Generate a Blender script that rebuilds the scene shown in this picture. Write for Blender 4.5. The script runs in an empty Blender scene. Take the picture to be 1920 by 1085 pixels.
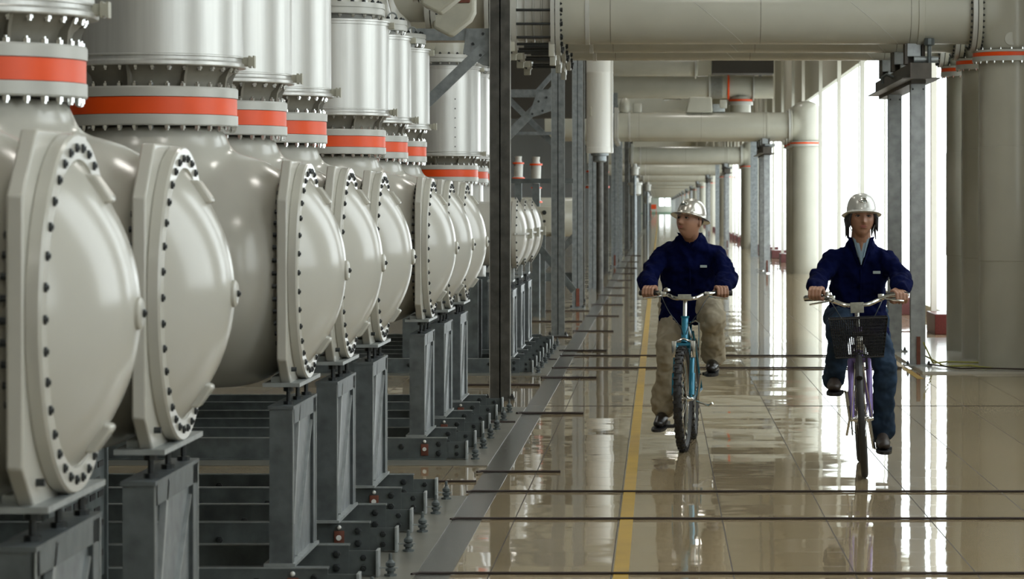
import bpy, bmesh, math, random
from mathutils import Vector, Matrix, Euler, noise
from math import pi, sin, cos, radians as R, sqrt, atan2

sc = bpy.context.scene
COL = sc.collection
random.seed(7)

# ------------------------------------------------------------------ camera
CAMH = 1.54
cam_d = bpy.data.cameras.new('camera')
cam = bpy.data.objects.new('camera', cam_d)
COL.objects.link(cam)
cam.location = (0, 0, CAMH)
cam.rotation_euler = (R(90), 0, 0)
cam_d.sensor_width = 36.0
cam_d.lens = 5450 / 1920 * 36
cam_d.shift_x = -(1236 - 960) / 1920
cam_d.shift_y = -(542.5 - 386) / 1920
cam_d.clip_start = 0.1
cam_d.clip_end = 2000
cam_d.dof.use_dof = True
cam_d.dof.focus_distance = 17.3
cam_d.dof.aperture_fstop = 9
sc.camera = cam

# ------------------------------------------------------------------ world: bright overcast daylight
world = bpy.data.worlds.new('overcast_sky')
sc.world = world
world.use_nodes = True
bg = world.node_tree.nodes['Background']
bg.inputs['Color'].default_value = (0.95, 0.985, 1.0, 1)
bg.inputs['Strength'].default_value = 10.0

sc.view_settings.view_transform = 'Standard'
sc.view_settings.look = 'None'
sc.view_settings.gamma = 1
sc.view_settings.use_curve_mapping = False
sc.view_settings.exposure = -1.2

LAMP_W = 135      # ceiling high-bay lamps, watts
cy = sc.cycles
cy.max_bounces = 8
cy.diffuse_bounces = 4
cy.glossy_bounces = 4
cy.transparent_max_bounces = 12
cy.caustics_reflective = False
cy.caustics_refractive = False
cy.sample_clamp_indirect = 6
cy.use_denoising = True
cy.denoiser = 'OPENIMAGEDENOISE'

# ------------------------------------------------------------------ materials
def nt_mat(name):
    m = bpy.data.materials.new(name)
    m.use_nodes = True
    return m, m.node_tree.nodes, m.node_tree.links, m.node_tree.nodes['Principled BSDF']

def mat(name, col, rough=0.5, metal=0.0, var=0.0, vscale=8.0, bump=0.0, bscale=40.0, col2=None, coat=0.0, stretch=None, spec=None, obj_space=True):
    m, N, L, b = nt_mat(name)
    b.inputs['Base Color'].default_value = (*col, 1)
    b.inputs['Roughness'].default_value = rough
    b.inputs['Metallic'].default_value = metal
    b.inputs['Coat Weight'].default_value = coat
    b.inputs['Coat Roughness'].default_value = 0.08
    if spec is not None: b.inputs['Specular IOR Level'].default_value = spec
    if var > 0 or bump > 0:
        tc = N.new('ShaderNodeTexCoord')
        mp = N.new('ShaderNodeMapping')
        L.new(tc.outputs['Object'], mp.inputs['Vector'])
        if stretch: mp.inputs['Scale'].default_value = stretch
    if var > 0:
        n = N.new('ShaderNodeTexNoise'); n.inputs['Scale'].default_value = vscale; n.inputs['Detail'].default_value = 4
        L.new(mp.outputs[0], n.inputs['Vector'])
        r = N.new('ShaderNodeValToRGB')
        r.color_ramp.elements[0].position = 0.3; r.color_ramp.elements[1].position = 0.7
        c2 = col2 if col2 else tuple(c * (1 - var) for c in col)
        r.color_ramp.elements[0].color = (*c2, 1)
        r.color_ramp.elements[1].color = (*tuple(min(1, c * (1 + var * 0.5)) for c in col), 1)
        L.new(n.outputs['Fac'], r.inputs['Fac']); L.new(r.outputs['Color'], b.inputs['Base Color'])
    if bump > 0:
        n2 = N.new('ShaderNodeTexNoise'); n2.inputs['Scale'].default_value = bscale; n2.inputs['Detail'].default_value = 3
        L.new(mp.outputs[0], n2.inputs['Vector'])
        bp = N.new('ShaderNodeBump'); bp.inputs['Strength'].default_value = bump; bp.inputs['Distance'].default_value = 0.01
        L.new(n2.outputs['Fac'], bp.inputs['Height']); L.new(bp.outputs['Normal'], b.inputs['Normal'])
    return m

M = {}
M['beige'] = mat('tank_paint', (0.53, 0.52, 0.465), 0.19, var=0.05, vscale=3, bump=0.02, bscale=6)
M['pipe'] = mat('pipe_paint', (0.44, 0.43, 0.36), 0.26, var=0.06, vscale=2.5)
M['cast'] = mat('cast_paint', (0.44, 0.43, 0.35), 0.5, var=0.1, vscale=10)
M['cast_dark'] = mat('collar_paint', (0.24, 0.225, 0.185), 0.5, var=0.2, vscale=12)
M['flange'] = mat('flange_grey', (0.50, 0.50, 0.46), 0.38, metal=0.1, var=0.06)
M['orange'] = mat('orange_insulator', (0.88, 0.085, 0.006), 0.42, var=0.08, vscale=5)
M['alu'] = mat('brushed_aluminium', (0.60, 0.60, 0.57), 0.34, metal=0.45, var=0.08, vscale=3, stretch=(18, 18, 0.6))
M['silver'] = mat('bright_silver', (0.75, 0.76, 0.76), 0.25, metal=0.8)
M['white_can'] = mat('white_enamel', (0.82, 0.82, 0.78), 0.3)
M['galv'] = mat('galvanised_steel', (0.26, 0.285, 0.295), 0.46, metal=0.55, var=0.28, vscale=14, bump=0.05, bscale=60)
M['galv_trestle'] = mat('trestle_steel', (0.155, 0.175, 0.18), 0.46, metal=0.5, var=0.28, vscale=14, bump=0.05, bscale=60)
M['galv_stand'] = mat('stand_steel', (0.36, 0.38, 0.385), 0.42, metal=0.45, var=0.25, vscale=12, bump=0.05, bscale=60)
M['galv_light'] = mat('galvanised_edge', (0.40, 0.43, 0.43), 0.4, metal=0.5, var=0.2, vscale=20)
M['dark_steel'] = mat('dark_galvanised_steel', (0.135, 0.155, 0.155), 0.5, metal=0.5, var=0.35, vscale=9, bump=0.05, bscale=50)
M['post_dark'] = mat('weathered_post_steel', (0.095, 0.092, 0.082), 0.55, metal=0.4, var=0.4, vscale=10, bump=0.08, bscale=50)
M['brown_steel'] = mat('brown_steel', (0.085, 0.075, 0.062), 0.5, metal=0.4, var=0.3)
M['bolt'] = mat('dark_bolt', (0.045, 0.05, 0.052), 0.4, metal=0.6)
M['bolt_bright'] = mat('chrome_bolt', (0.72, 0.72, 0.70), 0.18, metal=1.0)
M['rust'] = mat('rust_plate', (0.17, 0.05, 0.028), 0.6, var=0.3, vscale=20)
M['rubber'] = mat('tyre_rubber', (0.022, 0.022, 0.022), 0.6)
M['chrome'] = mat('chrome', (0.7, 0.7, 0.68), 0.15, metal=1.0)
M['teal'] = mat('teal_bicycle_paint', (0.012, 0.19, 0.30), 0.25, metal=0.3, coat=0.5)
M['purple'] = mat('purple_bicycle_paint', (0.22, 0.16, 0.42), 0.25, metal=0.3, coat=0.5)
M['pale_paint'] = mat('pale_bicycle_paint', (0.62, 0.60, 0.62), 0.25, coat=0.5)
M['black'] = mat('black_plastic', (0.015, 0.015, 0.016), 0.45)
M['wire_black'] = mat('black_basket_wire', (0.018, 0.018, 0.018), 0.5, metal=0.3)
M['navy'] = mat('navy_work_jacket', (0.0012, 0.0034, 0.033), 0.9, var=0.3, vscale=14, bump=0.3, bscale=25, spec=0.08)
M['khaki'] = mat('khaki_cotton', (0.36, 0.315, 0.23), 0.9, var=0.12, vscale=10, bump=0.3, bscale=18, spec=0.2)
M['denim'] = mat('blue_denim', (0.022, 0.042, 0.075), 0.9, var=0.35, vscale=9, bump=0.3, bscale=25, spec=0.2)
M['shirt'] = mat('pale_blue_shirt', (0.30, 0.42, 0.52), 0.85)
M['skin'] = mat('skin', (0.36, 0.19, 0.12), 0.5, var=0.08, vscale=20)
M['lip'] = mat('lip', (0.30, 0.10, 0.08), 0.45)
M['eye_white'] = mat('eye_white', (0.28, 0.24, 0.21), 0.3)  # darkened white, the shading of the faces is put into the colour
M['iris'] = mat('iris', (0.012, 0.008, 0.006), 0.2)
M['hair'] = mat('black_hair', (0.010, 0.008, 0.008), 0.42, bump=0.4, bscale=90, stretch=(3, 3, .4))
M['shoe'] = mat('black_leather', (0.012, 0.011, 0.011), 0.28)
M['shoe_brown'] = mat('brown_shoe', (0.035, 0.024, 0.018), 0.5)
M['sock'] = mat('dark_sock', (0.02, 0.02, 0.025), 0.9)
M['helmet_silver'] = mat('silver_helmet', (0.62, 0.60, 0.54), 0.25, metal=0.7, coat=0.4)
M['helmet_white'] = mat('white_helmet', (0.55, 0.55, 0.51), 0.28, metal=0.25, coat=0.4)
M['badge'] = mat('badge_mark', (0.12, 0.14, 0.12), 0.3, metal=0.5)
M['label'] = mat('white_label', (0.42, 0.50, 0.52), 0.6)
M['tag_plate'] = mat('grey_number_plate', (0.36, 0.36, 0.30), 0.5, var=0.2, vscale=60)
M['dark_box'] = mat('dark_box', (0.035, 0.030, 0.022), 0.7)
M['granite'] = mat('red_granite', (0.10, 0.018, 0.016), 0.3, var=0.3, vscale=60)
M['wall'] = mat('wall_plaster', (0.62, 0.61, 0.53), 0.8, var=0.03)
M['wall_dark'] = mat('grey_cladding', (0.045, 0.045, 0.04), 0.85)
M['ceiling'] = mat('ceiling_panel', (0.55, 0.55, 0.48), 0.8)
M['concrete'] = mat('grey_plinth', (0.20, 0.195, 0.165), 0.28, var=0.2, vscale=4, bump=0.03, bscale=30)
M['kerb'] = mat('dark_granite_strip', (0.11, 0.11, 0.10), 0.22, var=0.25, vscale=14)
M['pale_slab'] = mat('pale_slab', (0.48, 0.47, 0.42), 0.14, var=0.06, vscale=3)
M['yellow'] = mat('yellow_line_paint', (0.42, 0.255, 0.012), 0.45, var=0.15, vscale=4)
M['cable'] = mat('dark_cable', (0.035, 0.022, 0.018), 0.6)
M['yellow_cable'] = mat('yellow_green_cable', (0.35, 0.34, 0.06), 0.5)
M['terrace'] = mat('pale_concrete_terrace', (0.8, 0.8, 0.78), 0.8)
M['green_floor'] = mat('green_painted_floor', (0.10, 0.20, 0.11), 0.4)

def m_glass():
    m, N, L, b = nt_mat('window_glass')
    out = N['Material Output']
    tr = N.new('ShaderNodeBsdfTransparent'); tr.inputs[0].default_value = (0.96, 0.98, 0.98, 1)
    gl = N.new('ShaderNodeBsdfGlossy'); gl.inputs['Roughness'].default_value = 0.02
    mx = N.new('ShaderNodeMixShader'); mx.inputs[0].default_value = 0.06
    L.new(tr.outputs[0], mx.inputs[1]); L.new(gl.outputs[0], mx.inputs[2]); L.new(mx.outputs[0], out.inputs['Surface'])
    N.remove(b)
    return m
M['glass'] = m_glass()

def m_emit(name, col, s):
    m, N, L, b = nt_mat(name)
    b.inputs['Emission Color'].default_value = (*col, 1); b.inputs['Emission Strength'].default_value = s
    return m
M['lamp'] = m_emit('lamp_lens', (1, 0.97, 0.9), 12)

def m_tiles(name, c1, c2, tile=0.51, ox=-0.20, oy=0.19, tilt=0.0055):
    """polished floor tiles: thin dark joints, every tile tilted by a hair, slight waviness"""
    m, N, L, b = nt_mat(name)
    g = N.new('ShaderNodeNewGeometry')
    sep = N.new('ShaderNodeSeparateXYZ'); L.new(g.outputs['Position'], sep.inputs[0])
    def math_(op, a, bb=None):
        n = N.new('ShaderNodeMath'); n.operation = op
        for i, v in enumerate((a, bb)):
            if v is None: continue
            if isinstance(v, (int, float)): n.inputs[i].default_value = v
            else: L.new(v, n.inputs[i])
        return n.outputs[0]
    joints = []; cells = []
    for ax, o, wd in ((0, ox, 0.006), (1, oy, 0.010)):
        u = math_('DIVIDE', math_('SUBTRACT', sep.outputs[ax], o), tile)
        cells.append(math_('FLOOR', u))
        f = math_('FRACT', u)
        dd = math_('MINIMUM', f, math_('SUBTRACT', 1.0, f))
        joints.append(math_('LESS_THAN', dd, wd / tile / 2))
    jt = math_('MAXIMUM', joints[0], math_('MULTIPLY', joints[1], 0.22))
    cc = N.new('ShaderNodeCombineXYZ'); L.new(cells[0], cc.inputs[0]); L.new(cells[1], cc.inputs[1])
    wn = N.new('ShaderNodeTexWhiteNoise'); wn.noise_dimensions = '3D'; L.new(cc.outputs[0], wn.inputs['Vector'])
    # colour
    nz = N.new('ShaderNodeTexNoise'); nz.inputs['Scale'].default_value = 2.2; nz.inputs['Detail'].default_value = 5
    L.new(g.outputs['Position'], nz.inputs['Vector'])
    mixc = N.new('ShaderNodeMix'); mixc.data_type = 'RGBA'
    mixc.inputs['A'].default_value = (*c1, 1); mixc.inputs['B'].default_value = (*c2, 1)
    fac = math_('ADD', math_('MULTIPLY', nz.outputs['Fac'], 0.6), math_('MULTIPLY', wn.outputs['Value'], 0.4))
    L.new(fac, mixc.inputs['Factor'])
    mixj = N.new('ShaderNodeMix'); mixj.data_type = 'RGBA'; mixj.inputs['B'].default_value = (0.05, 0.04, 0.03, 1)
    L.new(mixc.outputs['Result'], mixj.inputs['A']); L.new(jt, mixj.inputs['Factor'])
    L.new(mixj.outputs['Result'], b.inputs['Base Color'])
    rg = math_('ADD', 0.035, math_('MULTIPLY', jt, 0.5)); L.new(rg, b.inputs['Roughness'])
    b.inputs['IOR'].default_value = 1.42
    # normal
    v = N.new('ShaderNodeVectorMath'); v.operation = 'SUBTRACT'; L.new(wn.outputs['Color'], v.inputs[0]); v.inputs[1].default_value = (.5, .5, .5)
    v2 = N.new('ShaderNodeVectorMath'); v2.operation = 'MULTIPLY'; L.new(v.outputs[0], v2.inputs[0]); v2.inputs[1].default_value = (tilt * .7, tilt * 2, 0)
    nw = N.new('ShaderNodeTexNoise'); nw.inputs['Scale'].default_value = 5; nw.inputs['Detail'].default_value = 1
    L.new(g.outputs['Position'], nw.inputs['Vector'])
    v3 = N.new('ShaderNodeVectorMath'); v3.operation = 'SUBTRACT'; L.new(nw.outputs['Color'], v3.inputs[0]); v3.inputs[1].default_value = (.5, .5, .5)
    v4 = N.new('ShaderNodeVectorMath'); v4.operation = 'MULTIPLY'; L.new(v3.outputs[0], v4.inputs[0]); v4.inputs[1].default_value = (tilt * 1.3, tilt * 3, 0)
    a1 = N.new('ShaderNodeVectorMath'); a1.operation = 'ADD'; L.new(v2.outputs[0], a1.inputs[0]); L.new(v4.outputs[0], a1.inputs[1])
    a2 = N.new('ShaderNodeVectorMath'); a2.operation = 'ADD'; L.new(a1.outputs[0], a2.inputs[0]); a2.inputs[1].default_value = (0, 0, 1)
    nn = N.new('ShaderNodeVectorMath'); nn.operation = 'NORMALIZE'; L.new(a2.outputs[0], nn.inputs[0])
    L.new(nn.outputs[0], b.inputs['Normal'])
    return m
M['tiles'] = m_tiles('polished_beige_tiles', (0.33, 0.255, 0.15), (0.42, 0.335, 0.215))

# ------------------------------------------------------------------ mesh builder
class MB:
    def __init__(s): s.v = []; s.f = []
    def add(s, vs, fs):
        n = len(s.v); s.v += [tuple(v) for v in vs]; s.f += [tuple(i + n for i in f) for f in fs]; return s
    def box(s, x0, x1, y0, y1, z0, z1):
        vs = [(x, y, z) for z in (z0, z1) for y in (y0, y1) for x in (x0, x1)]
        return s.add(vs, [(0, 2, 3, 1), (4, 5, 7, 6), (0, 1, 5, 4), (2, 6, 7, 3), (0, 4, 6, 2), (1, 3, 7, 5)])
    def bbox(s, x0, x1, y0, y1, z0, z1, b=0.004):
        """bevelled box"""
        bm = bmesh.new()
        bmesh.ops.create_cube(bm, size=1)
        for v in bm.verts:
            v.co = Vector(((x0 + x1) / 2 + v.co.x * (x1 - x0), (y0 + y1) / 2 + v.co.y * (y1 - y0), (z0 + z1) / 2 + v.co.z * (z1 - z0)))
        bmesh.ops.bevel(bm, geom=bm.edges[:], offset=b, segments=2, affect='EDGES', profile=0.6)
        bm.verts.index_update()
        s.add([v.co[:] for v in bm.verts], [[v.index for v in f.verts] for f in bm.faces]); bm.free(); return s
    def prism(s, pts, axis, a0, a1):
        """polygon (u,v) extruded along axis from a0 to a1; axis x:(y,z) y:(x,z) z:(x,y)"""
        def P(u, v, a): return {'x': (a, u, v), 'y': (u, a, v), 'z': (u, v, a)}[axis]
        n = len(pts)
        vs = [P(u, v, a0) for u, v in pts] + [P(u, v, a1) for u, v in pts]
        fs = [tuple(range(n)), tuple(range(2 * n - 1, n - 1, -1))] + [(i, i + n, (i + 1) % n + n, (i + 1) % n) for i in range(n)]
        return s.add(vs, fs)
    def lathe(s, prof, axis='z', c=(0, 0, 0), n=32, cap=True, arc=None):
        """prof: list of (r, h); axis through c"""
        vs = []; fs = []
        for r, h in prof:
            for k in range(n):
                a = 2 * pi * k / n
                p, q = r * cos(a), r * sin(a)
                vs.append({'z': (c[0] + p, c[1] + q, c[2] + h), 'x': (c[0] + h, c[1] + p, c[2] + q), 'y': (c[0] + p, c[1] + h, c[2] + q)}[axis])
        for j in range(len(prof) - 1):
            for k in range(n):
                a, b2 = j * n + k, j * n + (k + 1) % n
                fs.append((a, b2, b2 + n, a + n))
        if cap:
            if prof[0][0] > 1e-6: fs.append(tuple(range(n - 1, -1, -1)))
            if prof[-1][0] > 1e-6: fs.append(tuple((len(prof) - 1) * n + k for k in range(n)))
        return s.add(vs, fs)
    def tube(s, pts, r, n=8, closed=False):
        pts = [Vector(p) for p in pts]; m = len(pts)
        rr = r if isinstance(r, (list, tuple)) else [r] * m
        vs = []; fs = []; up = None
        for i, p in enumerate(pts):
            if closed: t = pts[(i + 1) % m] - pts[i - 1]
            else: t = pts[min(i + 1, m - 1)] - pts[max(i - 1, 0)]
            t.normalize()
            if up is None:
                up = Vector((0, 0, 1)) if abs(t.z) < 0.9 else Vector((0, 1, 0))
            a = t.cross(up).normalized(); b2 = a.cross(t).normalized(); up = b2
            for k in range(n):
                w = 2 * pi * k / n
                vs.append(p + a * cos(w) * rr[i] + b2 * sin(w) * rr[i])
        L_ = m if closed else m - 1
        for j in range(L_):
            for k in range(n):
                a_, b_ = j * n + k, j * n + (k + 1) % n
                j2 = (j + 1) % m
                fs.append((a_, b_, j2 * n + (k + 1) % n, j2 * n + k))
        if not closed:
            fs.append(tuple(range(n - 1, -1, -1))); fs.append(tuple((m - 1) * n + k for k in range(n)))
        return s.add(vs, fs)
    def bar(s, p0, p1, w, t, up=(0, 0, 1)):
        """rectangular bar from p0 to p1, width w across, thickness t along 'up'"""
        p0, p1 = Vector(p0), Vector(p1); d = (p1 - p0).normalized(); up = Vector(up)
        a = d.cross(up).normalized() * w / 2; b2 = a.cross(d).normalized() * t / 2
        vs = [p + sa * a + sb * b2 for p in (p0, p1) for sa, sb in ((-1, -1), (1, -1), (1, 1), (-1, 1))]
        return s.add(vs, [(3, 2, 1, 0), (4, 5, 6, 7)] + [(i, (i + 1) % 4, (i + 1) % 4 + 4, i + 4) for i in range(4)])
    def ell(s, c, r, n=16, m=10, rot=None):
        vs = []; fs = []
        c = Vector(c); rx, ry, rz = (r, r, r) if isinstance(r, (int, float)) else r
        for j in range(m + 1):
            t = pi * j / m
            for k in range(n):
                a = 2 * pi * k / n
                p = Vector((rx * sin(t) * cos(a), ry * sin(t) * sin(a), rz * cos(t)))
                if rot: p = rot @ p
                vs.append(c + p)
        for j in range(m):
            for k in range(n):
                a, b2 = j * n + k, j * n + (k + 1) % n
                fs.append((a, a + n, b2 + n, b2))
        return s.add(vs, fs)
    def cap(s, p0, p1, r0, r1, n=12):
        """tapered capsule"""
        p0, p1 = Vector(p0), Vector(p1); d = p1 - p0; L_ = d.length
        q = Vector((0, 0, 1)).rotation_difference(d.normalized()) if L_ > 1e-6 else Matrix.Identity(3).to_quaternion()
        prof = []
        K = 4
        for j in range(K + 1):
            t = pi / 2 * (1 - j / K); prof.append((r0 * cos(t), -r0 * sin(t)))
        for j in range(K + 1):
            t = pi / 2 * j / K; prof.append((r1 * cos(t), L_ + r1 * sin(t)))
        b2 = MB().lathe(prof, 'z', n=n, cap=False)
        return s.add([p0 + q @ Vector(v) for v in b2.v], b2.f)
    def limb(s, pts, rads, n=12):
        for i in range(len(pts) - 1): s.cap(pts[i], pts[i + 1], rads[i], rads[i + 1], n)
        return s
    def loft(s, rings, n=24):
        """rings: (center, rx, ry[, power]) stacked; ring plane horizontal by default; or (center, rx, ry, p, rotation Matrix)"""
        vs = []; fs = []
        for rg in rings:
            c = Vector(rg[0]); rx, ry = rg[1], rg[2]; p = rg[3] if len(rg) > 3 else 2.0; rm = rg[4] if len(rg) > 4 else None
            for k in range(n):
                a = 2 * pi * k / n; ca, sa = cos(a), sin(a)
                e = 2.0 / p
                v = Vector((rx * abs(ca) ** e * (1 if ca >= 0 else -1), ry * abs(sa) ** e * (1 if sa >= 0 else -1), 0))
                if rm: v = rm @ v
                vs.append(c + v)
        m = len(rings)
        for j in range(m - 1):
            for k in range(n):
                a, b2 = j * n + k, j * n + (k + 1) % n
                fs.append((a, b2, b2 + n, a + n))
        fs.append(tuple(range(n - 1, -1, -1))); fs.append(tuple((m - 1) * n + k for k in range(n)))
        return s.add(vs, fs)
    def move(s, off):
        o = Vector(off); s.v = [tuple(Vector(v) + o) for v in s.v]; return s
    def xf(s, mtx):
        s.v = [tuple(mtx @ Vector(v)) for v in s.v]; return s
    def mesh(s, name, m, smooth=35):
        me = bpy.data.meshes.new(name)
        me.from_pydata(s.v, [], s.f); me.validate(); me.update()
        bm = bmesh.new(); bm.from_mesh(me); bmesh.ops.recalc_face_normals(bm, faces=bm.faces[:]); bm.to_mesh(me); bm.free()
        if m: me.materials.append(m)
        if smooth:
            me.polygons.foreach_set('use_smooth', [True] * len(me.polygons))
            me.set_sharp_from_angle(angle=R(smooth))
        return me

def link(name, me, parent=None, loc=(0, 0, 0), rot=None):
    o = bpy.data.objects.new(name, me); COL.objects.link(o)
    if parent: o.parent = parent
    o.location = loc
    if rot is not None: o.rotation_euler = rot
    return o

def part(name, mb, m, parent=None, base=None, smooth=35, label=None):
    """mb is in proto world coordinates; base is subtracted"""
    if base is not None: mb.move(-Vector(base))
    o = link(name, mb.mesh(name, m, smooth), parent)
    if label: o['label'] = label
    return o

def thing(name, label, cat, loc=(0, 0, 0), group=None, rot=None):
    o = link(name, None, None, loc, rot)
    o.empty_display_size = 0.1
    return tag(o, label, cat, group)

def tag(o, label, cat, group=None):
    o['label'] = label; o['category'] = cat
    if group: o['group'] = group
    return o

def struct(name, mb, m, smooth=0):
    o = link(name, mb.mesh(name, m, smooth)); o['kind'] = 'structure'; return o

def kids(o, table):
    return table.get(o, [])

def copy_tree(o, label=None, loc=None, group=None, parent=None, drop=()):
    tb = {}
    for x in list(COL.objects):
        if x.parent: tb.setdefault(x.parent, []).append(x)
    def rec(a, p):
        c = a.copy(); COL.objects.link(c)
        if p: c.parent = p
        for ch in tb.get(a, []):
            if ch.name.split('.')[0] in drop: continue
            rec(ch, c)
        return c
    c = rec(o, parent)
    if label: c['label'] = label
    if loc is not None: c.location = loc
    if group: c['group'] = group
    return c

BOLT_ME = {}
def bolt_mesh(r, h, m, axis):
    k = (round(r, 4), round(h, 4), m.name, axis)
    if k not in BOLT_ME:
        b = MB()
        b.lathe([(r, 0), (r, h * .62), (r * .8, h * .7), (r * .5, h * .7), (r * .5, h), (0, h)], axis, n=6)
        BOLT_ME[k] = b.mesh('bolt', m, 30)
    return BOLT_ME[k]

def ring(parent, base, c, axis, r, n, me, a0=0.0, a1=2 * pi, name='bolt', phase=0.0):
    """bolts around an axis; base subtracted; angles a0..a1 measured (x,y) for z axis, (y,z) for x axis"""
    base = Vector(base)
    full = abs(a1 - a0 - 2 * pi) < 1e-6
    for k in range(n):
        a = a0 + (a1 - a0) * ((k + phase) / n if full else k / (n - 1))
        p, q = r * cos(a), r * sin(a)
        loc = Vector({'z': (c[0] + p, c[1] + q, c[2]), 'x': (c[0], c[1] + p, c[2] + q)}[axis]) - base
        link(name, me, parent, loc)

ORD = ['nearest', 'second', 'third', 'fourth', 'fifth', 'sixth', 'seventh', 'eighth', 'ninth', 'tenth', 'eleventh', 'twelfth',
       'thirteenth', 'fourteenth', 'fifteenth', 'sixteenth', 'seventeenth', 'eighteenth', 'nineteenth', 'twentieth']
# ================================================================== SETTING
WX = 3.76
FIN0, BAY = 35.9, 6.3
YN, YF = -6.0, 760.0
struct('floor', MB().box(-9, WX, YN, YF, -0.2, 0), M['tiles'])
struct('terrace_floor', MB().box(WX + 0.2, 300, YN - 60, YF + 60, -0.5, -0.15), M['terrace'])
struct('wall_left', MB().box(-9.2, -9, YN, YF, 0, 9), M['wall_dark'])
struct('wall_near', MB().box(-9.2, WX + .2, YN - .2, YN, 0, 9), M['wall'])
struct('ceiling', MB().box(-9.2, WX + .2, YN, YF, 9, 9.2), M['ceiling'])
Y1 = 33.6      # nearer than this the windows are high and separate, beyond it they run down to the floor
wr = MB().box(WX, WX + .2, Y1, YF, 4.3, 9).box(WX, WX + .2, Y1, YF, -0.1, 0.10).box(WX, WX + .2, YN, Y1, 6.6, 9).box(WX, WX + .2, YN, Y1, -.1, 1.45)
OPEN = [(y_, y_ + 3.5) for y_ in (-3.0, 3.3, 9.6, 15.9, 22.2, 28.2)]  # last opening is added, unseen behind the columns, to light them
last = YN
for o0, o1 in OPEN:
    wr.box(WX, WX + .2, last, o0, 1.45, 6.6); last = o1
wr.box(WX, WX + .2, last, Y1, 1.45, 6.6)
struct('wall_right', wr, M['wall'])
# end wall with its windows
we = MB().box(-9, 0.05, YF, YF + .2, 0, 9).box(0.05, WX, YF, YF + .2, 3.9, 9).box(0.05, WX, YF, YF + .2, 0, 1.5).box(1.2, 1.6, YF, YF + .2, 1.5, 3.9).box(2.9, WX, YF, YF + .2, 1.5, 3.9)
struct('wall_far', we, M['wall'])
struct('window_1', MB().box(0.05, 2.9, YF + .08, YF + .1, 1.5, 3.9), M['glass'])
struct('trim_1', MB().box(-4, WX, 520, YF, 0.0, 0.004), M['green_floor'])
# fins (pillars) and windows of the right wall
n = 2
k0 = -7
def clear_y(y):
    for g_ in range(15):
        for k_ in range(3):
            c_ = 27.6 + 38.7 * g_ + 1.55 * k_
            if abs(y - c_) < .5: return c_ + .62
    return y
for o0, o1 in OPEN:
    w = struct('window_%d' % n, MB().box(WX + .08, WX + .12, o0, o1, 1.45, 1.50).box(WX + .08, WX + .12, o0, o1, 6.55, 6.6).box(WX + .08, WX + .12, o0, o0 + .05, 1.5, 6.55).box(WX + .08, WX + .12, o1 - .05, o1, 1.5, 6.55).box(WX + .08, WX + .12, o0 + 1.73, o0 + 1.77, 1.5, 6.55), M['wall'])
    part('window_pane', MB().box(WX + .095, WX + .105, o0 + .03, o1 - .03, 1.48, 6.57), M['glass'], w, smooth=0)
    n += 1
k0 = 0
fins = [clear_y(FIN0 + BAY * k) for k in range(k0, 16)]
for i, y in enumerate(fins):
    struct('pillar_%d' % (i + 1), MB().box(3.36, 3.43, y, y + .12, 0, 6), M['wall'])
    y2 = FIN0 + BAY * (k0 + i + 1)
    fr = MB()
    for a, b_ in ((y + .12, y + .15),):
        fr.box(WX, WX + .03, a, b_, 0.1, 4.3)
    fr.box(WX, WX + .03, y + .12, y2, 4.24, 4.3).box(WX, WX + .03, y + .12, y2, 0.10, 0.14)
    w = struct('window_%d' % n, fr, M['wall'])
    g_ = part('window_pane', MB().box(WX + .012, WX + .018, y + .15, y2 + .12, 0.14, 4.24), M['glass'], w, smooth=0)
    n += 1
    if y < 44 or y > 76:
        struct('baseboard_%d' % (i + 1), MB().bbox(3.30, WX - .005, y - 1.1, y - .02, 0, 0.245, .01), M['granite'])
yb = FIN0 + BAY * 16
far_f = MB(); far_b = MB()
k = 0
while yb + k * BAY < YF - 8:
    y = clear_y(yb + k * BAY)
    far_f.box(3.36, 3.43, y, y + .12, 0, 6)
    far_b.box(3.30, WX - .005, y - 1.1, y - .02, 0, .245)
    k += 1
struct('pillar_90', far_f, M['wall'])
struct('baseboard_far', far_b, M['granite'])
struct('window_%d' % n, MB().box(WX + .012, WX + .018, yb, YF, 0.14, 4.1), M['glass'])
# strips set in / painted on the floor
struct('trim_2', MB().box(-1.015, -0.87, YN, 520, 0, 0.002), M['kerb'])
struct('trim_3', MB().box(-0.192, -0.128, YN, 520, 0, 0.002), M['yellow'])
struct('trim_4', MB().box(2.30, 2.36, 25.9, 29.6, 0, 0.002), M['yellow'])
struct('trim_5', MB().box(2.42, WX - .01, 26.7, 33.6, 0, 0.02), M['pale_slab'])
for i, (a, b_) in enumerate(((3.0, 15.4), (17.2, 22.2), (26.3, 32.0))):
    struct('trim_%d' % (i + 10), MB().box(-5.2, -1.016, a, b_, 0, 0.006), M['concrete'])

# ceiling lamps
lamp_me = MB().lathe([(0.05, .9), (.06, .45), (.16, .40), (.58, 0.02), (.60, 0)], 'z', n=24, cap=False).mesh('lamp_shade', M['alu'])
li = 0
lamp_spots = [(x, y) for y in (-2, 6, 14, 22, 30, 40, 52, 66, 84) for x in (0.8, -4.6)] + [(0.8, y) for y in (110, 140, 180, 230, 290, 360, 450, 560, 680)]
for x, y in lamp_spots:
    o = thing('ceiling_lamp', 'aluminium high bay lamp hanging from the hall ceiling', 'lamp', (x, y, 8.1), 'high bay ceiling lamps')
    link('lamp_shade', lamp_me, o)
    ld = bpy.data.lights.new('lamp_light', 'AREA'); ld.shape = 'DISK'; ld.size = 1.1; ld.energy = LAMP_W * (1 if y < 100 else 2.0)
    ld.color = (1.0, 0.965, 0.90)
    lo = bpy.data.objects.new('lamp_light', ld); COL.objects.link(lo); lo.parent = o; lo.location = (0, 0, -.005)

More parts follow.
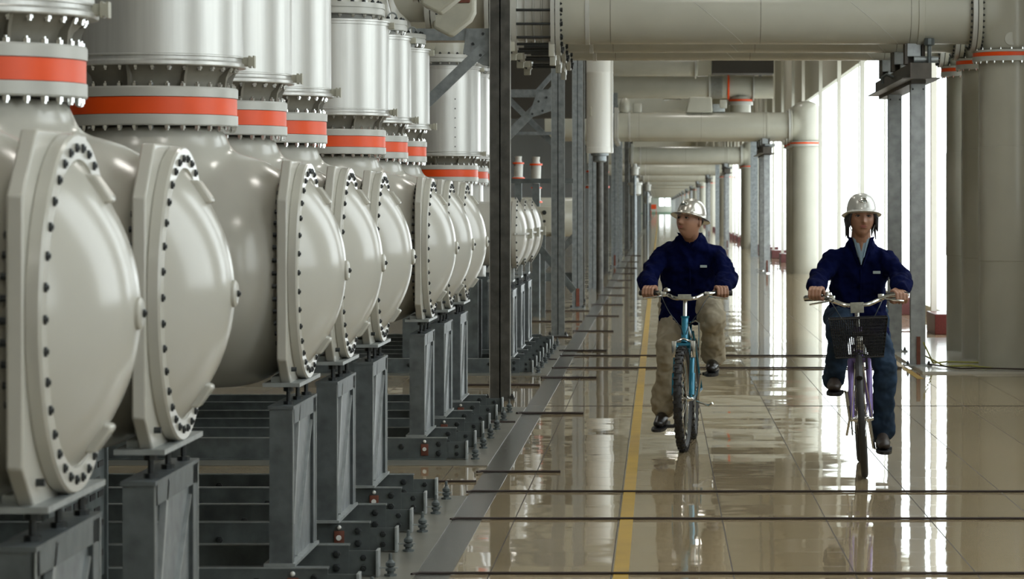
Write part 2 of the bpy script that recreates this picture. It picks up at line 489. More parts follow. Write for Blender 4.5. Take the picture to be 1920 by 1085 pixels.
# ================================================================== MACHINERY, LEFT
TX = -1.40          # bolt face of a tank cover
TZ = 1.281          # tank axis height
TR = 0.434
def make_tank():
    base = (TX - .25, 0, 0.875)
    t = thing('domed_tank', '', 'tank', base)
    # vessel with neck: voxel-joined so it flows together
    v = MB()
    v.lathe([(0.30, -3.6), (.43, -3.5), (.472, -3.3), (.472, -1.75), (.466, -1.67), (.450, -1.60), (.425, -1.55), (.40, -1.52), (.39, -1.475)], 'x', (0, 0, TZ), n=48)
    v.lathe([(.34, 1.2), (.38, 1.68), (.335, 1.735), (.305, 1.775), (.292, 1.81), (.288, 1.858)], 'z', (-2.03, 0, 0), n=48)
    o = part('vessel', v, M['beige'], t, base)
    rm = o.modifiers.new('r', 'REMESH'); rm.mode = 'VOXEL'; rm.voxel_size = 0.018; rm.use_smooth_shade = True
    sm = o.modifiers.new('s', 'SMOOTH'); sm.iterations = 30; sm.factor = .6
    # mounting plate: square with cut corners, feet at the bottom
    a = TR + .004; c = .155
    def plate(x0, x1, a, c, bottom):
        pts = [(-a + c, a), (a - c, a), (a, a - c), (a, -a + .10), (a - .12, bottom), (-a + .12, bottom), (-a, -a + .10), (-a, a - c)]
        return MB().prism([(y, TZ + z) for y, z in pts], 'x', x0, x1)
    pm = plate(-1.480, -1.440, a, c, -a - .0)
    o = part('mounting_plate', pm, M['beige'], t, base)
    bv = o.modifiers.new('b', 'BEVEL'); bv.width = .006; bv.segments = 2; bv.limit_method = 'ANGLE'
    # cover ring and dome
    cr = MB().lathe([(.36, -1.442), (TR - .004, -1.442), (TR, -1.436), (TR, -1.408), (TR - .005, TX - .001), (.372, TX - .001), (.368, TX - .012), (.355, TX - .012)], 'x', (0, 0, TZ), n=96, cap=False)
    o_r = part('cover_ring', cr, M['beige'], t, base, smooth=25)
    prof = []
    for i in range(0, 19):
        f = i / 18; r = .372 * (1 - f)
        prof.append((max(r, 0.0), TX - .012 + .152 * (1 - (r / .372) ** 2.15) ** .98))
    prof[-1] = (0.0, prof[-1][1])
    dm = MB().lathe(prof, 'x', (0, 0, TZ), n=96, cap=False)
    o = part('dome', dm, M['beige'], t, base, smooth=60)
    # bosses
    for sgn in (1, -1):
        b_ = MB()
        pts = [(.262, -.035), (.268, -.004), (.280, -.002), (.335, -.042), (.335, -.09), (.262, -.06)]
        b_.prism([(TX + .085 + x, TZ + sgn * z) for z, x in pts], 'y', -.035, .035)
        # prism axis y takes (x,z)
        ob = part('lifting_lug', b_, M['beige'], t, base)
        bv = ob.modifiers.new('b', 'BEVEL'); bv.width = .006; bv.segments = 2; bv.limit_method = 'ANGLE'
    nb = MB().lathe([(.040, 0), (.040, .014), (.032, .020), (.0, .020)], 'x', (-1.266, 0, TZ), n=24, cap=False)
    ob = part('centre_boss', nb, M['beige'], t, base)
    link('plug', bolt_mesh(.011, .010, M['bolt'], 'x'), ob, Vector((-1.246, .0, TZ)) - Vector(base))
    ring(t, base, (TX - .002, 0, TZ), 'x', .400, 34, bolt_mesh(.0125, .011, M['bolt'], 'x'), name='bolt')
    back = MB().lathe([(.010, -.022), (.010, 0)], 'x', n=6).mesh('bolt', M['bolt'], 30)
    ring(t, base, (-1.480, 0, TZ), 'x', .40, 24, back, R(100), R(268), name='bolt')
    for sy in (-.30, .30):
        link('bolt', back, t, Vector((-1.42, sy, TZ - .38)) - Vector(base))
    # foot under the plate
    part('foot', MB().box(-1.545, -1.40, -.36, .33, .835, .850).box(-1.52, -1.46, -.30, .30, .848, .872), M['galv_light'], t, base, smooth=0)
    return t

def make_bushing(top=False, z0=0.0, seam=False, ztop=2.68):
    """upright orange-banded post with its bright metal can"""
    X = -2.03
    base = (X, 0, 1.858 + z0)
    t = thing('orange_banded_bushing', '', 'bushing', base)
    Z = lambda z: z + z0
    C = (X, 0, 0)
    part('lower_flange', MB().lathe([(.27, Z(1.857)), (.332, Z(1.857)), (.335, Z(1.862)), (.335, Z(1.900)), (.30, Z(1.902))], 'z', C, n=64), M['flange'], t, base, 25)
    part('orange_band', MB().lathe([(.31, Z(1.900)), (.331, Z(1.902)), (.331, Z(1.968)), (.31, Z(1.970))], 'z', C, n=64), M['orange'], t, base, 25)
    part('upper_flange', MB().lathe([(.30, Z(1.968)), (.335, Z(1.970)), (.335, Z(2.004)), (.332, Z(2.010)), (.25, Z(2.010))], 'z', C, n=64), M['flange'], t, base, 25)
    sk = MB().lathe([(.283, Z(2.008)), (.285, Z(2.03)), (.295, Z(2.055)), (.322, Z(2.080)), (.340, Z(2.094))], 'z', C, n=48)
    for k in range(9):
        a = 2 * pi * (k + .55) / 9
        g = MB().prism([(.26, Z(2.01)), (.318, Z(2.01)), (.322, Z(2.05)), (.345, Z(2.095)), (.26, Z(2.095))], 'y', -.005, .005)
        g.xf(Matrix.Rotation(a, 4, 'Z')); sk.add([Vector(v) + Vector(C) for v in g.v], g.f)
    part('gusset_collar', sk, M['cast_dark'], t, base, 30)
    zt = Z(ztop) if top else Z(3.05)
    h = [(.34, Z(2.092)), (.366, Z(2.092)), (.368, Z(2.096)), (.368, Z(2.108)), (.360, Z(2.112)), (.3575, Z(2.116)), (.3575, Z(2.128)), (.364, Z(2.130)), (.364, Z(2.135)), (.355, Z(2.138)), (.353, zt - .03), (.358, zt - .028), (.358, zt - .012), (.365, zt - .010), (.365, zt), (.2, zt)]
    can = part('metal_can', MB().lathe(h, 'z', C, n=72), M['alu'], t, base, 25)
    cl = MB().bbox(X + .345, X + .385, -.026, .010, Z(2.100), Z(2.136), .004).box(X + .383, X + .391, -.03, .012, Z(2.094), Z(2.142)).box(X + .400, X + .408, -.03, .012, Z(2.094), Z(2.142)).box(X + .383, X + .408, -.032, -.028, Z(2.10), Z(2.136))
    part('clamp', cl, M['cast'], t, base, 30)
    if top:
        part('clamp', cl.__class__().bbox(X + .345, X + .39, -.026, .010, zt - .045, zt - .005, .004), M['cast'], t, base, 30)
    if seam:
        s = MB()
        for k in range(6):
            z = Z(2.18) + k * .088
            s.lathe([(.006, -.003), (.006, .003), (0, .004)], 'y', (X + .14, -.3265, z), n=8)
        part('rivet_row', s, M['bolt'], can, None)
        can.children[0].location = -Vector(base) if False else (0, 0, 0)
        for c_ in can.children: c_.data.transform(Matrix.Translation(-Vector(base)))
    bb = bolt_mesh(.0115, .019, M['bolt_bright'], 'z')
    bd = bolt_mesh(.012, .018, M['bolt'], 'z')
    nb = bpy.data.meshes.get('bolt_down')
    if nb is None:
        nb = MB().lathe([(.012, 0), (.012, -.014), (.008, -.015), (.008, -.021), (0, -.022)], 'z', n=6).mesh('bolt_down', M['bolt_bright'], 30)
    A0, A1 = R(-185), R(20)
    ring(t, base, (X, 0, Z(2.010)), 'z', .315, 19, bb, A0, A1)
    ring(t, base, (X, 0, Z(1.857)), 'z', .315, 19, nb, A0, A1)
    ring(t, base, (X, 0, Z(2.094)), 'z', .325, 19, nb, A0 + .04, A1)
    if top:
        part('top_flange', MB().lathe([(.24, zt), (.25, zt + .035), (.325, zt + .035), (.328, zt + .04), (.328, zt + .068), (.322, zt + .070), (.322, zt + .076), (.328, zt + .078), (.328, zt + .108), (.2, zt + .11)], 'z', C, n=64), M['flange'], t, base, 25)
        nk = [(.23, zt + .10), (.225, zt + .16), (.2, zt + .26), (.2, zt + .6)] if ztop < 2.9 else [(.26, zt + .10), (.26, zt + .11), (.0, zt + .112)]
        part('top_neck', MB().lathe(nk, 'z', C, n=40), M['beige'], t, base, 40)
        ring(t, base, (X, 0, zt + .035), 'z', .305, 14, nb, A0, A1)
        ring(t, base, (X, 0, zt + .11), 'z', .30, 14, bd, A0, A1)
        eye = MB().tube([(X + .24 + .03 * cos(a), -.12, zt + .125 + .03 * sin(a)) for a in [2 * pi * k / 12 for k in range(12)]], .006, 6, True)
        part('lifting_eye', eye, M['galv_light'], t, base)
    return t

def make_trestle():
    """galvanised stand under a tank plate"""
    x0, x1 = -1.515, -1.425
    base = (-1.47, 0, .14)
    t = thing('steel_trestle', '', 'stand', base)
    part('base_plate', MB().box(x0 - .02, x1 + .012, -.40, .40, .14, .152), M['galv_light'], t, base, 0)
    def leg(y0, y1, lip):
        b_ = MB().box(x0, x1 - .004, y0, y0 + .008, .152, .750).box(x0, x0 + .008, y0, y1, .152, .750).box(x1 - .010, x1, y0, y1, .152, .750)
        return b_
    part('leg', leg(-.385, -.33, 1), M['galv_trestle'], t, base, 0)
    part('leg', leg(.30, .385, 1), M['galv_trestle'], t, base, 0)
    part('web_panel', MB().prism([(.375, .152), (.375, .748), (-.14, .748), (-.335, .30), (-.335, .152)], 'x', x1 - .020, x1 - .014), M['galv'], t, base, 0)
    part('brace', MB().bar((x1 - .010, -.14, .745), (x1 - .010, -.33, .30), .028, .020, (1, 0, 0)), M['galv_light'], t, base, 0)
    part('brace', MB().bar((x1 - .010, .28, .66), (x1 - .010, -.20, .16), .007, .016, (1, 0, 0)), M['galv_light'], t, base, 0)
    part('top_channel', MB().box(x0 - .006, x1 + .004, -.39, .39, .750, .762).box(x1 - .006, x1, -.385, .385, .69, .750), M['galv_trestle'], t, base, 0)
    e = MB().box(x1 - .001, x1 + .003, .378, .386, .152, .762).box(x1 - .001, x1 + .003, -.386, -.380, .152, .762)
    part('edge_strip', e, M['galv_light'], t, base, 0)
    for sy in (-.27, 0.02, .30):
        s = MB().lathe([(.009, .68), (.009, .753), (.02, .762), (.02, .775), (.009, .776), (.009, .812), (.020, .813), (.020, .835)], 'z', (-1.455, sy, 0), n=8)
        part('stud', s, M['bolt'], t, base, 30)
    return t

def make_channel(red=False, long=False):
    """dark steel channel lying across, with its end bracket and hold-down bolt"""
    base = (-1.6, 0, 0)
    t = thing('base_channel', '', 'steel channel', base)
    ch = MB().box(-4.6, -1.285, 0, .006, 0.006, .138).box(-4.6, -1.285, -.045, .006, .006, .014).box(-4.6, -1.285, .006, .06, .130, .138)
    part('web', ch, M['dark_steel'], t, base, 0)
    part('lit_top_edge', MB().box(-4.6, -1.285, -.003, .003, .1345, .140), M['galv_light'], t, base, 0)  # paler strip paints the light catching the top of the channel
    for x in ((-1.56, .085), (-1.335, .045), (-1.335, .1), (-1.95, .06), (-2.3, .08)):
        link('bolt', bolt_mesh(.017, .02, M['bolt'], 'y'), t, Vector((x[0], -.004, x[1])) - Vector(base), (0, 0, pi))
    br = part('end_bracket', MB().box(-1.32, -1.17, .006, .014, .012, .112).box(-1.32, -1.17, .006, .06, .012, .02), M['dark_steel'], t, base, 0)
    part('end_plate', MB().bbox(-1.172, -1.160, -.03, .06, .006, .118, .003), M['galv_light'], t, base, 0)
    for x, z in ((-1.225, .040), (-1.225, .085)):
        link('bolt', bolt_mesh(.013, .02, M['bolt'], 'y'), t, Vector((x, .004, z)) - Vector(base), (0, 0, pi))
    if red:
        part('red_plate', MB().bbox(-1.442, -1.397, -.016, -.001, .03, .10, .003), M['rust'], t, base, label='rust red plate with a pale disc')
        part('disc', MB().lathe([(.012, -.022), (.012, -.018), (0, -.018)], 'y', (-1.42, 0, .07), n=12), M['white_can'], t, base)
        part('ball', MB().ell((-1.42, -.008, .115), .010), M['white_can'], t, base)
    return t

def make_anchor():
    t = thing('anchor_bolt', '', 'anchor bolt', (-1.115, 0, 0.006))
    prof = [(.026, 0), (.026, .008), (.014, .010), (.014, .018), (.021, .022), (.021, .032), (.013, .036), (.020, .043), (.020, .055), (.012, .062), (.008, .068), (.007, .092), (.003, .096), (0, .096)]
    part('shaft', MB().lathe(prof, 'z', n=12), M['dark_steel'], t, None, 30)
    part('clip', MB().box(-.045, .03, -.012, .012, .032, .037), M['galv_light'], t, None, 0)
    return t

PH = ['nearest', 'middle', 'farthest']
tank0 = make_tank(); bush_a = make_bushing(False); bush_b = make_bushing(True); bush_c = make_bushing(True, -.09, True, 2.93)
bush_s = make_bushing(False, 0, True); bush_bs = make_bushing(True, 0, True)
tre0 = make_trestle(); ch_plain = make_channel(); ch_red = make_channel(True); anch0 = make_anchor()
used = set()
def place(proto, y, label, group=None, dx=0):
    if proto not in used:
        used.add(proto); o = proto
    else:
        o = copy_tree(proto)
    o.location = (proto.location.x if o is not proto else o.location.x, y, proto.location.z)
    if dx: o.location.x += dx
    o['label'] = label
    if group: o['group'] = group
    return o

G0 = [7.02, 8.59]; G1 = [11.68, 13.23, 14.83]; G2 = [18.02, 19.62, 21.2]
names = [('nearest the camera, cut by the left edge', 7.02), ('second from the camera, before the gap', 8.59)]
def tank_label(d):
    if d == 7.02: return 'huge beige domed tank cover at the left edge of the photo'
    if d == 8.59: return 'beige domed tank just right of the one cut by the left edge'
    if d in G1: return 'beige domed tank, %s of the three in front of the second gap' % PH[G1.index(d)]
    return 'beige domed tank, %s of the three just left of the tall dark post' % PH[G2.index(d)]
for d in G0 + G1 + G2:
    place(tank0, d, tank_label(d), 'large domed tanks')
    if d == 7.02: l = 'galvanised trestle under the domed tank at the left edge'
    elif d == 8.59: l = 'galvanised trestle under the second domed tank from the left edge'
    elif d in G1: l = 'galvanised trestle under the %s tank of the middle trio' % PH[G1.index(d)]
    else: l = 'galvanised trestle under the %s tank of the trio by the dark post' % PH[G2.index(d)]
    place(tre0, d, l, 'tank trestles')
place(bush_a, 8.59, 'orange banded bushing at the top left corner, cut by the frame', 'orange banded bushings')
BL = 'orange banded bushing with silver can, %s of the %s trio'
place(bush_a, 11.68, 'widest orange banded bushing with a silver can, nearest of the middle trio', 'orange banded bushings')
place(bush_s, 13.23, BL % ('middle', 'nearer'), 'orange banded bushings')
place(bush_s, 14.83, BL % ('farthest', 'nearer'), 'orange banded bushings')
for i, d in enumerate(G2):
    place(bush_b if i == 0 else bush_bs, d, 'orange banded bushing with flanged top, %s of the trio left of the diagonal brace' % PH[i], 'orange banded bushings')
G3 = [27.25, 28.85, 30.65]
for i, d in enumerate(G3):
    place(bush_c, d, 'low orange banded bushing behind the diagonal brace, %s of three' % PH[i], 'orange banded bushings')

# channels and anchors
def channels(ds, where):
    for i, y in enumerate(ds):
        place(ch_red if i % 2 == 0 else ch_plain, y, 'dark base channel %s, %s of its row' % (where, ORD[i]), 'base channels')
        place(anch0, y + .02, 'stacked anchor bolt %s, %s of its row' % (where, ORD[i]), 'anchor bolts')
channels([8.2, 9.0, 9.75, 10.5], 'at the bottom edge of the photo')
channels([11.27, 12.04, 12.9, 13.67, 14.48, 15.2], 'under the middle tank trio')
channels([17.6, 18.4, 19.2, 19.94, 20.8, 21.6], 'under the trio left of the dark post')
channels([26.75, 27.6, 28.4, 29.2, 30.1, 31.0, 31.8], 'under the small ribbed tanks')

# deep dark beams lying behind the trestles (upper tiers of the base frame)
def ibeam(mb, x0, x1, y, z0, z1, w):
    mb.box(x0, x1, y - w / 2, y + w / 2, z1 - .012, z1).box(x0, x1, y - w / 2, y + w / 2, z0, z0 + .012).box(x0, x1, y - .006, y + .006, z0, z1)
    return mb
# longitudinal frame beams under the vessels
for i, (a, b_) in enumerate(((3.5, 10.6), (11.0, 15.5), (17.4, 22.0))):
    for j, x in enumerate((-3.2,)):
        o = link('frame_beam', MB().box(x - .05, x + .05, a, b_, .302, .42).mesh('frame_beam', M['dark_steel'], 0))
        tag(o, 'dark frame beam running away from the camera under the %s tanks, %s row' % (('first', 'middle', 'last')[i], 'back'), 'steel beam', 'lengthwise frame beams')
# vessel saddles standing on the frame beams
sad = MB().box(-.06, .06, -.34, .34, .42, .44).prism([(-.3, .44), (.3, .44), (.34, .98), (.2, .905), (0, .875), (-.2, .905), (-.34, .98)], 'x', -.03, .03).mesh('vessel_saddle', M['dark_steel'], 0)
for d in G0 + G1 + G2:
    for x in (-3.2,):
        o = link('vessel_saddle', sad, None, (x, d, 0))
        tag(o, 'dark saddle plate under the hidden back end of a domed tank', 'saddle', 'vessel saddles')

# perforated screen between the two first tanks
sp = MB()
for r_ in range(16):
    for c_ in range(6):
        y = 10.05 + c_ * .15 + (r_ % 2) * .07; z = .17 + r_ * .056
        sp.box(-2.098, -2.094, y, y + .10, z, z + .022)
pts = thing('perforated_screen', 'dark perforated metal screen seen between the first two tank stands', 'screen', (-2.1, 10.4, 0))
part('frame', MB().box(-2.11, -2.09, 9.95, 9.98, 0.006, 1.1).box(-2.11, -2.09, 11.0, 11.03, 0.006, 1.1).box(-2.11, -2.09, 9.98, 11.0, 1.07, 1.10), M['dark_steel'], pts, (-2.1, 10.4, 0), 0)
part('panel', MB().box(-2.12, -2.10, 9.98, 11.0, .15, 1.07), M['dark_steel'], pts, (-2.1, 10.4, 0), 0)
part('slots', sp.move((-.003, 0, 0)), M['black'], pts, (-2.1, 10.4, 0), 0)

# ------------------------------------------------------------------ small ribbed tanks beyond the dark post
def make_small():
    x = -1.30; r = .325; base = (x - .1, 0, .875)
    t = thing('ribbed_tank', '', 'tank', base)
    part('vessel', MB().lathe([(.2, -3.4), (.30, -3.3), (.30, x - .06)], 'x', (0, 0, TZ), n=40), M['beige'], t, base, 40)
    part('cover_ring', MB().lathe([(.28, x - .07), (r, x - .07), (r, x - .03), (.29, x - .028)], 'x', (0, 0, TZ), n=64), M['beige'], t, base, 25)
    prof = [(.30 * (1 - i / 12), x - .03 + .10 * (1 - (1 - i / 12) ** 2.2)) for i in range(13)]
    part('dome', MB().lathe(prof, 'x', (0, 0, TZ), n=64, cap=False), M['beige'], t, base, 60)
    rv = [(TZ0, X0) for TZ0, X0 in []]
    def rib(axis):
        a = [(sgn * p[0], p[1]) for sgn in (1,) for p in prof]
        full = [(p[0], p[1] + .018) for p in prof] + [(-p[0], p[1] + .018) for p in reversed(prof[:-1])]
        inner = [(-.32, x - .04), (.32, x - .04)]
        pts = [(.345, x - .04)] + full + [(-.345, x - .04)]
        if axis == 'v': return MB().prism([(xx, TZ + u) for u, xx in pts], 'y', -.010, .010)
        return MB().prism([(xx, u) for u, xx in pts], 'z', TZ - .009, TZ + .009)
    part('vertical_rib', rib('v'), M['beige'], t, base, 0)
    part('horizontal_rib', rib('h'), M['flange'], t, base, 0)
    part('clamp', MB().box(x + .06, x + .11, -.025, .025, TZ - .045, TZ + .045), M['cast'], t, base, 0)
    part('foot', MB().box(-1.6, -1.36, -.2, .2, .832, .85).box(-1.40, -1.36, -.03, .03, .85, .97), M['galv_light'], t, base, 0)
    ring(t, base, (x - .03, 0, TZ), 'x', .308, 24, bolt_mesh(.011, .014, M['bolt'], 'x'))
    return t
sm0 = make_small()
for i, d in enumerate((27.25, 28.85, 30.45)):
    place(sm0, d, 'small ribbed domed tank right of the tall dark post, %s of three' % PH[i], 'small ribbed tanks')
    place(tre0, d, 'slim trestle under the %s small ribbed tank' % PH[i], 'tank trestles', dx=.07)
for i, d in enumerate((27.25, 28.85, 30.65)):
    v = MB().lathe([(.31, .84), (.32, 1.4), (.283, 1.6), (.283, 1.766)], 'z', n=40)
    o = link('bushing_pedestal', v.mesh('bushing_pedestal', M['beige'], 40), None, (-2.03, d, 0))
    o.location.z = 0
    tag(o, 'beige pedestal neck below the %s low orange banded bushing' % PH[i], 'pedestal', 'low bushing pedestals')
    l = link('pedestal_frame', MB().box(-.35, .35, -.3, -.24, 0, .84).box(-.35, .35, .24, .3, 0, .84).mesh('pedestal_frame', M['dark_steel'], 0), None, (-2.03, d, 0.006))
    tag(l, 'dark steel frame carrying the %s low bushing pedestal' % PH[i], 'frame', 'pedestal frames')

# ------------------------------------------------------------------ steel posts along the left of the aisle
def hpost(w, h, dz, m, x, y, lab, base_red=False, tw=None):
    t = thing('steel_post', lab, 'post', (x, y, 0), 'steel posts along the machines')
    D = w * .92
    b_ = MB().box(-w / 2, w / 2, -D / 2, -D / 2 + .010, .014, h).box(-w / 2, w / 2, D / 2 - .01, D / 2, .014, h).box(-.005, .005, -D / 2, D / 2, .014, h)
    part('shaft', b_, m, t, None, 0)
    part('edge_strip', MB().box(w / 2, w / 2 + .006, -D / 2 - .002, -D / 2 + .011, .014, h).box(-w / 2 - .004, -w / 2, -D / 2 - .002, -D / 2 + .011, .014, h), M['flange'] if h == 4.4 and y < 30 else M['galv_light'], t, None, 0)  # pale strips paint the bright highlight along the flange edges
    part('base_plate', MB().box(-w * .75, w * .75, -D * .8, D * .8, 0, .014), m, t, None, 0)
    if base_red:
        part('red_plate', MB().box(-.02, .03, -D / 2 - .02, -D / 2, .03, .30), M['rust'], t, None, 0)
    for sx in (-1, 1):
        link('bolt', bolt_mesh(.014, .04, M['bolt'], 'z'), t, (sx * w * .62, -D * .68, .014))
    return t
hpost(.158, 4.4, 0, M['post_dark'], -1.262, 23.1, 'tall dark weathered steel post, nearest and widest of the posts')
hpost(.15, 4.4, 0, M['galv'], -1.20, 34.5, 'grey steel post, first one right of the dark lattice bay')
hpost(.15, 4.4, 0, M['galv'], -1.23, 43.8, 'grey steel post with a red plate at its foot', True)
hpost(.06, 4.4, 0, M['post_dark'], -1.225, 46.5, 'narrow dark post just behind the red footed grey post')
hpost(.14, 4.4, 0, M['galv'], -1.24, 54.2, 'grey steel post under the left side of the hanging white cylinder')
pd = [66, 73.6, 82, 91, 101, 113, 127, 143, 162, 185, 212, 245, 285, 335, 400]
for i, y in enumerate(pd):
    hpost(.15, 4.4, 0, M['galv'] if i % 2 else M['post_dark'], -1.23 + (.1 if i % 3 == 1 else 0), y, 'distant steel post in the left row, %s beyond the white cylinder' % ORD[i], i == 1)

# ------------------------------------------------------------------ steelwork and gear in the dark bay behind the post
def beam_obj(name, p0, p1, w, t, m, label, cat='steel beam', group=None, holes=()):
    o = link(name, MB().bar((0, 0, 0), Vector(p1) - Vector(p0), w, t).mesh(name, m, 0), None, p0)
    return tag(o, label, cat, group)
def P(px, py, d): return ((px - 1236) / 5450 * d, d, CAMH + (386 - py) / 5450 * d)
# brace and bracket of the nearest post
o = beam_obj('diagonal_brace', P(800, 193, 23.1), P(905, 92, 23.1), .03, .085, M['galv'], 'grey diagonal brace rising to the tall dark post', 'brace')
tb = thing('bracket_beam', 'grey horizontal bracket beam meeting the tall dark post at the top', 'steel beam', P(918, 65, 23.2))
b0 = P(918, 65, 23.2)
part('beam', MB().box(-2.6, -1.345, 23.12, 23.18, b0[2] - .05, b0[2] + .045), M['galv'], tb, b0, 0)
part('gusset_plate', MB().prism([(-1.345, b0[2] - .26), (-1.40, b0[2] - .25), (-1.56, b0[2] - .15), (-1.53, b0[2] + .04), (-1.345, b0[2] + .045)], 'y', 23.10, 23.115), M['galv'], tb, b0, 0)
for x, z in ((-1.40, 0), (-1.48, -.08), (-1.42, -.17)):
    link('bolt', bolt_mesh(.013, .02, M['bolt'], 'y'), tb, Vector((x, 23.085, b0[2] + z)) - Vector(b0))
# lattice in the bay 36-42 m
LB = 'steel bracing low between the posts'
lb0 = (P(944, 386, 37)[0], 37, 0)
lat = thing('steel_lattice', 'grey cross braced steel lattice in the dark bay right of the dark post', 'lattice', lb0)
def lpart(nm, p0, p1, w, t_, m): part(nm, MB().bar(p0, p1, w, t_), m, lat, lb0, 0)
lpart('brace', P(944, 263, 37), P(1042, 165, 37), .04, .11, M['galv'])
lpart('brace', P(944, 176, 37.3), P(1042, 274, 37.3), .04, .075, M['galv'])
lpart('brace', P(1000, 180, 37.6), P(1046, 128, 37.6), .04, .06, M['galv'])
lpart('beam', P(940, 175, 37.1), P(1046, 175, 37.1), .05, .10, M['galv'])
lpart('beam', P(940, 250, 37.2), P(1046, 250, 37.2), .05, .04, M['galv'])
lpart('rail', P(940, 339, 36.9), P(1075, 339, 36.9), .05, .06, M['dark_steel'])
for px_ in (944, 1046):
    q_ = P(px_, 386, 37.2)[0]
    part('upright', MB().box(q_ - .04, q_ + .04, 37.15, 37.25, 0, 3.4), M['galv'], lat, lb0, 0)
gp = P(1010, 205, 36.95)
part('gusset_plate', MB().prism([(gp[0] - .14, gp[2] - .12), (gp[0] + .16, gp[2] - .02), (gp[0] + .18, gp[2] + .22), (gp[0] - .02, gp[2] + .22)], 'y', 36.93, 36.945), M['galv'], lat, lb0, 0)
for dx_, dz_ in ((0, .1), (.1, .15), (.05, -.02), (-.08, -.06)):
    link('bolt', bolt_mesh(.016, .02, M['bolt'], 'y'), lat, Vector((gp[0] + dx_, 36.91, gp[2] + dz_)) - Vector(lb0))
beam_obj('lattice_upright', (P(988, 560, 45)[0], 45, 0), (P(988, 560, 45)[0], 45, 3.2), .05, .09, M['galv'], 'grey upright standing in the lattice bay', 'steel upright')
beam_obj('floor_brace', P(1004, 455, 38.5), P(1076, 545, 38.5), .04, .09, M['dark_steel'], 'dark brace slanting down to the floor behind the grey post', 'brace', LB)
beam_obj('floor_brace', P(1000, 520, 44), P(1080, 440, 44), .04, .10, M['galv'], 'grey brace crossing behind the grey posts', 'brace', LB)
beam_obj('floor_beam_far', P(980, 519, 44), P(1080, 519, 44), .10, .13, M['dark_steel'], 'low horizontal beam beyond the ribbed tanks', 'steel beam')
beam_obj('brace_rafter', P(870, 560, 29), P(925, 470, 29), .04, .08, M['galv'], 'sloping grey strut left of the tall dark post', 'brace')
# beige far vessel behind the ribbed tanks
def small_insulator(x, y, z, s, lab):
    t = thing('small_insulator', lab, 'insulator', (x, y, z), 'small orange ringed insulators')
    part('body', MB().lathe([(.09 * s, 0), (.09 * s, .02 * s), (.07 * s, .03 * s), (.075 * s, .24 * s), (.05 * s, .30 * s), (.06 * s, .36 * s)], 'z', n=20), M['flange'], t)
    part('orange_ring', MB().lathe([(.095 * s, .235 * s), (.095 * s, .26 * s)], 'z', n=20), M['orange'], t)
    part('orange_ring', MB().lathe([(.105 * s, -.02 * s), (.105 * s, .012 * s)], 'z', n=20), M['orange'], t)
    return t
far_v = thing('far_vessel', 'beige horizontal vessel low behind the grey posts', 'vessel', (-1.7, 47.5, .0))
part('shell', MB().lathe([(.2, -4.5), (.32, -4.4), (.32, -1.36), (.28, -1.30), (0, -1.28)], 'x', (0, 47.5, 1.36), n=40), M['pipe'], far_v, (-1.7, 47.5, 0), 40)
part('support', MB().box(-1.75, -1.6, 47.3, 47.7, 0, 1.1).box(-3.75, -3.6, 47.3, 47.7, 0, 1.1), M['dark_steel'], far_v, (-1.7, 47.5, 0), 0)
cab = thing('control_box', 'grey control box with small gauges behind the ribbed tanks', 'box', P(1018, 480, 40))
cb = P(1018, 440, 40)
cab.location = (cb[0], 40, 0)
part('box', MB().bbox(-.13, .12, 0, .2, 1.18, 1.53, .01), M['cast'], cab)
part('post', MB().box(-.03, .03, .05, .11, 0, 1.18), M['dark_steel'], cab, smooth=0)
part('gauge', MB().lathe([(.03, -.02), (.03, 0)], 'y', (.02, -.001, 1.45), n=16), M['bolt'], cab)
part('gauge', MB().lathe([(.02, -.02), (.02, 0)], 'y', (.02, -.001, 1.33), n=16), M['bolt'], cab)
small_insulator(*P(1005, 340, 40.5), .95, 'small white insulator with orange ring above the lower rail')
small_insulator(*P(1006, 378, 41.5), .8, 'small white insulator with orange ring below the lower rail')
small_insulator(*P(972, 334, 43), .9, 'dim insulator beside the grey upright in the lattice bay')
for i, (px, py, d) in enumerate(((1005, 340, 40.5), (1006, 378, 41.5), (972, 334, 43))):
    q = P(px, py, d)
    o = link('insulator_stand', MB().box(-.05, .05, -.05, .05, 0, q[2] - .03).mesh('insulator_stand', M['dark_steel'], 0), None, (q[0], d, 0))
    tag(o, 'dark stand holding a small orange ringed insulator', 'stand', 'insulator stands')

# white hanging cylinder
hc = P(1124.5, 287, 52)
t = thing('white_cylinder', 'tall white metal cylinder hanging beside the second pipe', 'cylinder', (hc[0], 52, hc[2]))
HS = .243 / .288
part('shell', MB().lathe([(.27 * HS, 0), (.288 * HS, .005), (.288 * HS, .10), (.283 * HS, .105), (.283 * HS, 1.43), (.287 * HS, 1.435), (.287 * HS, 1.45), (.283 * HS, 1.455), (.283 * HS, 2.2), (.1, 2.22)], 'z', n=48), M['white_can'], t)
part('handle', MB().tube([(-.155, -.185, .66), (-.155, -.23, .68), (-.155, -.23, .80), (-.155, -.185, .82)], .010, 6), M['cast'], t)
part('reflection_strip', MB().box(.165, .235, -.14, -.09, 0.01, 2.2), M['white_can'], t, smooth=0)  # white strip paints the window reflection down the right side of the shell
part('lower_fitting', MB().lathe([(.10, -.16), (.12, -.14), (.12, -.05), (.16, -.04), (.16, 0)], 'z', n=20), M['galv'], t)
part('stem', MB().lathe([(.062, -hc[2] + .0), (.062, -.14)], 'z', n=16), M['post_dark'], t)
t2 = small_insulator(*P(1110, 350, 75), 1.6, 'white insulator behind the post under the white cylinder')
t2 = small_insulator(*P(1131, 350, 78), 1.6, 'white insulator right of the stem under the white cylinder')
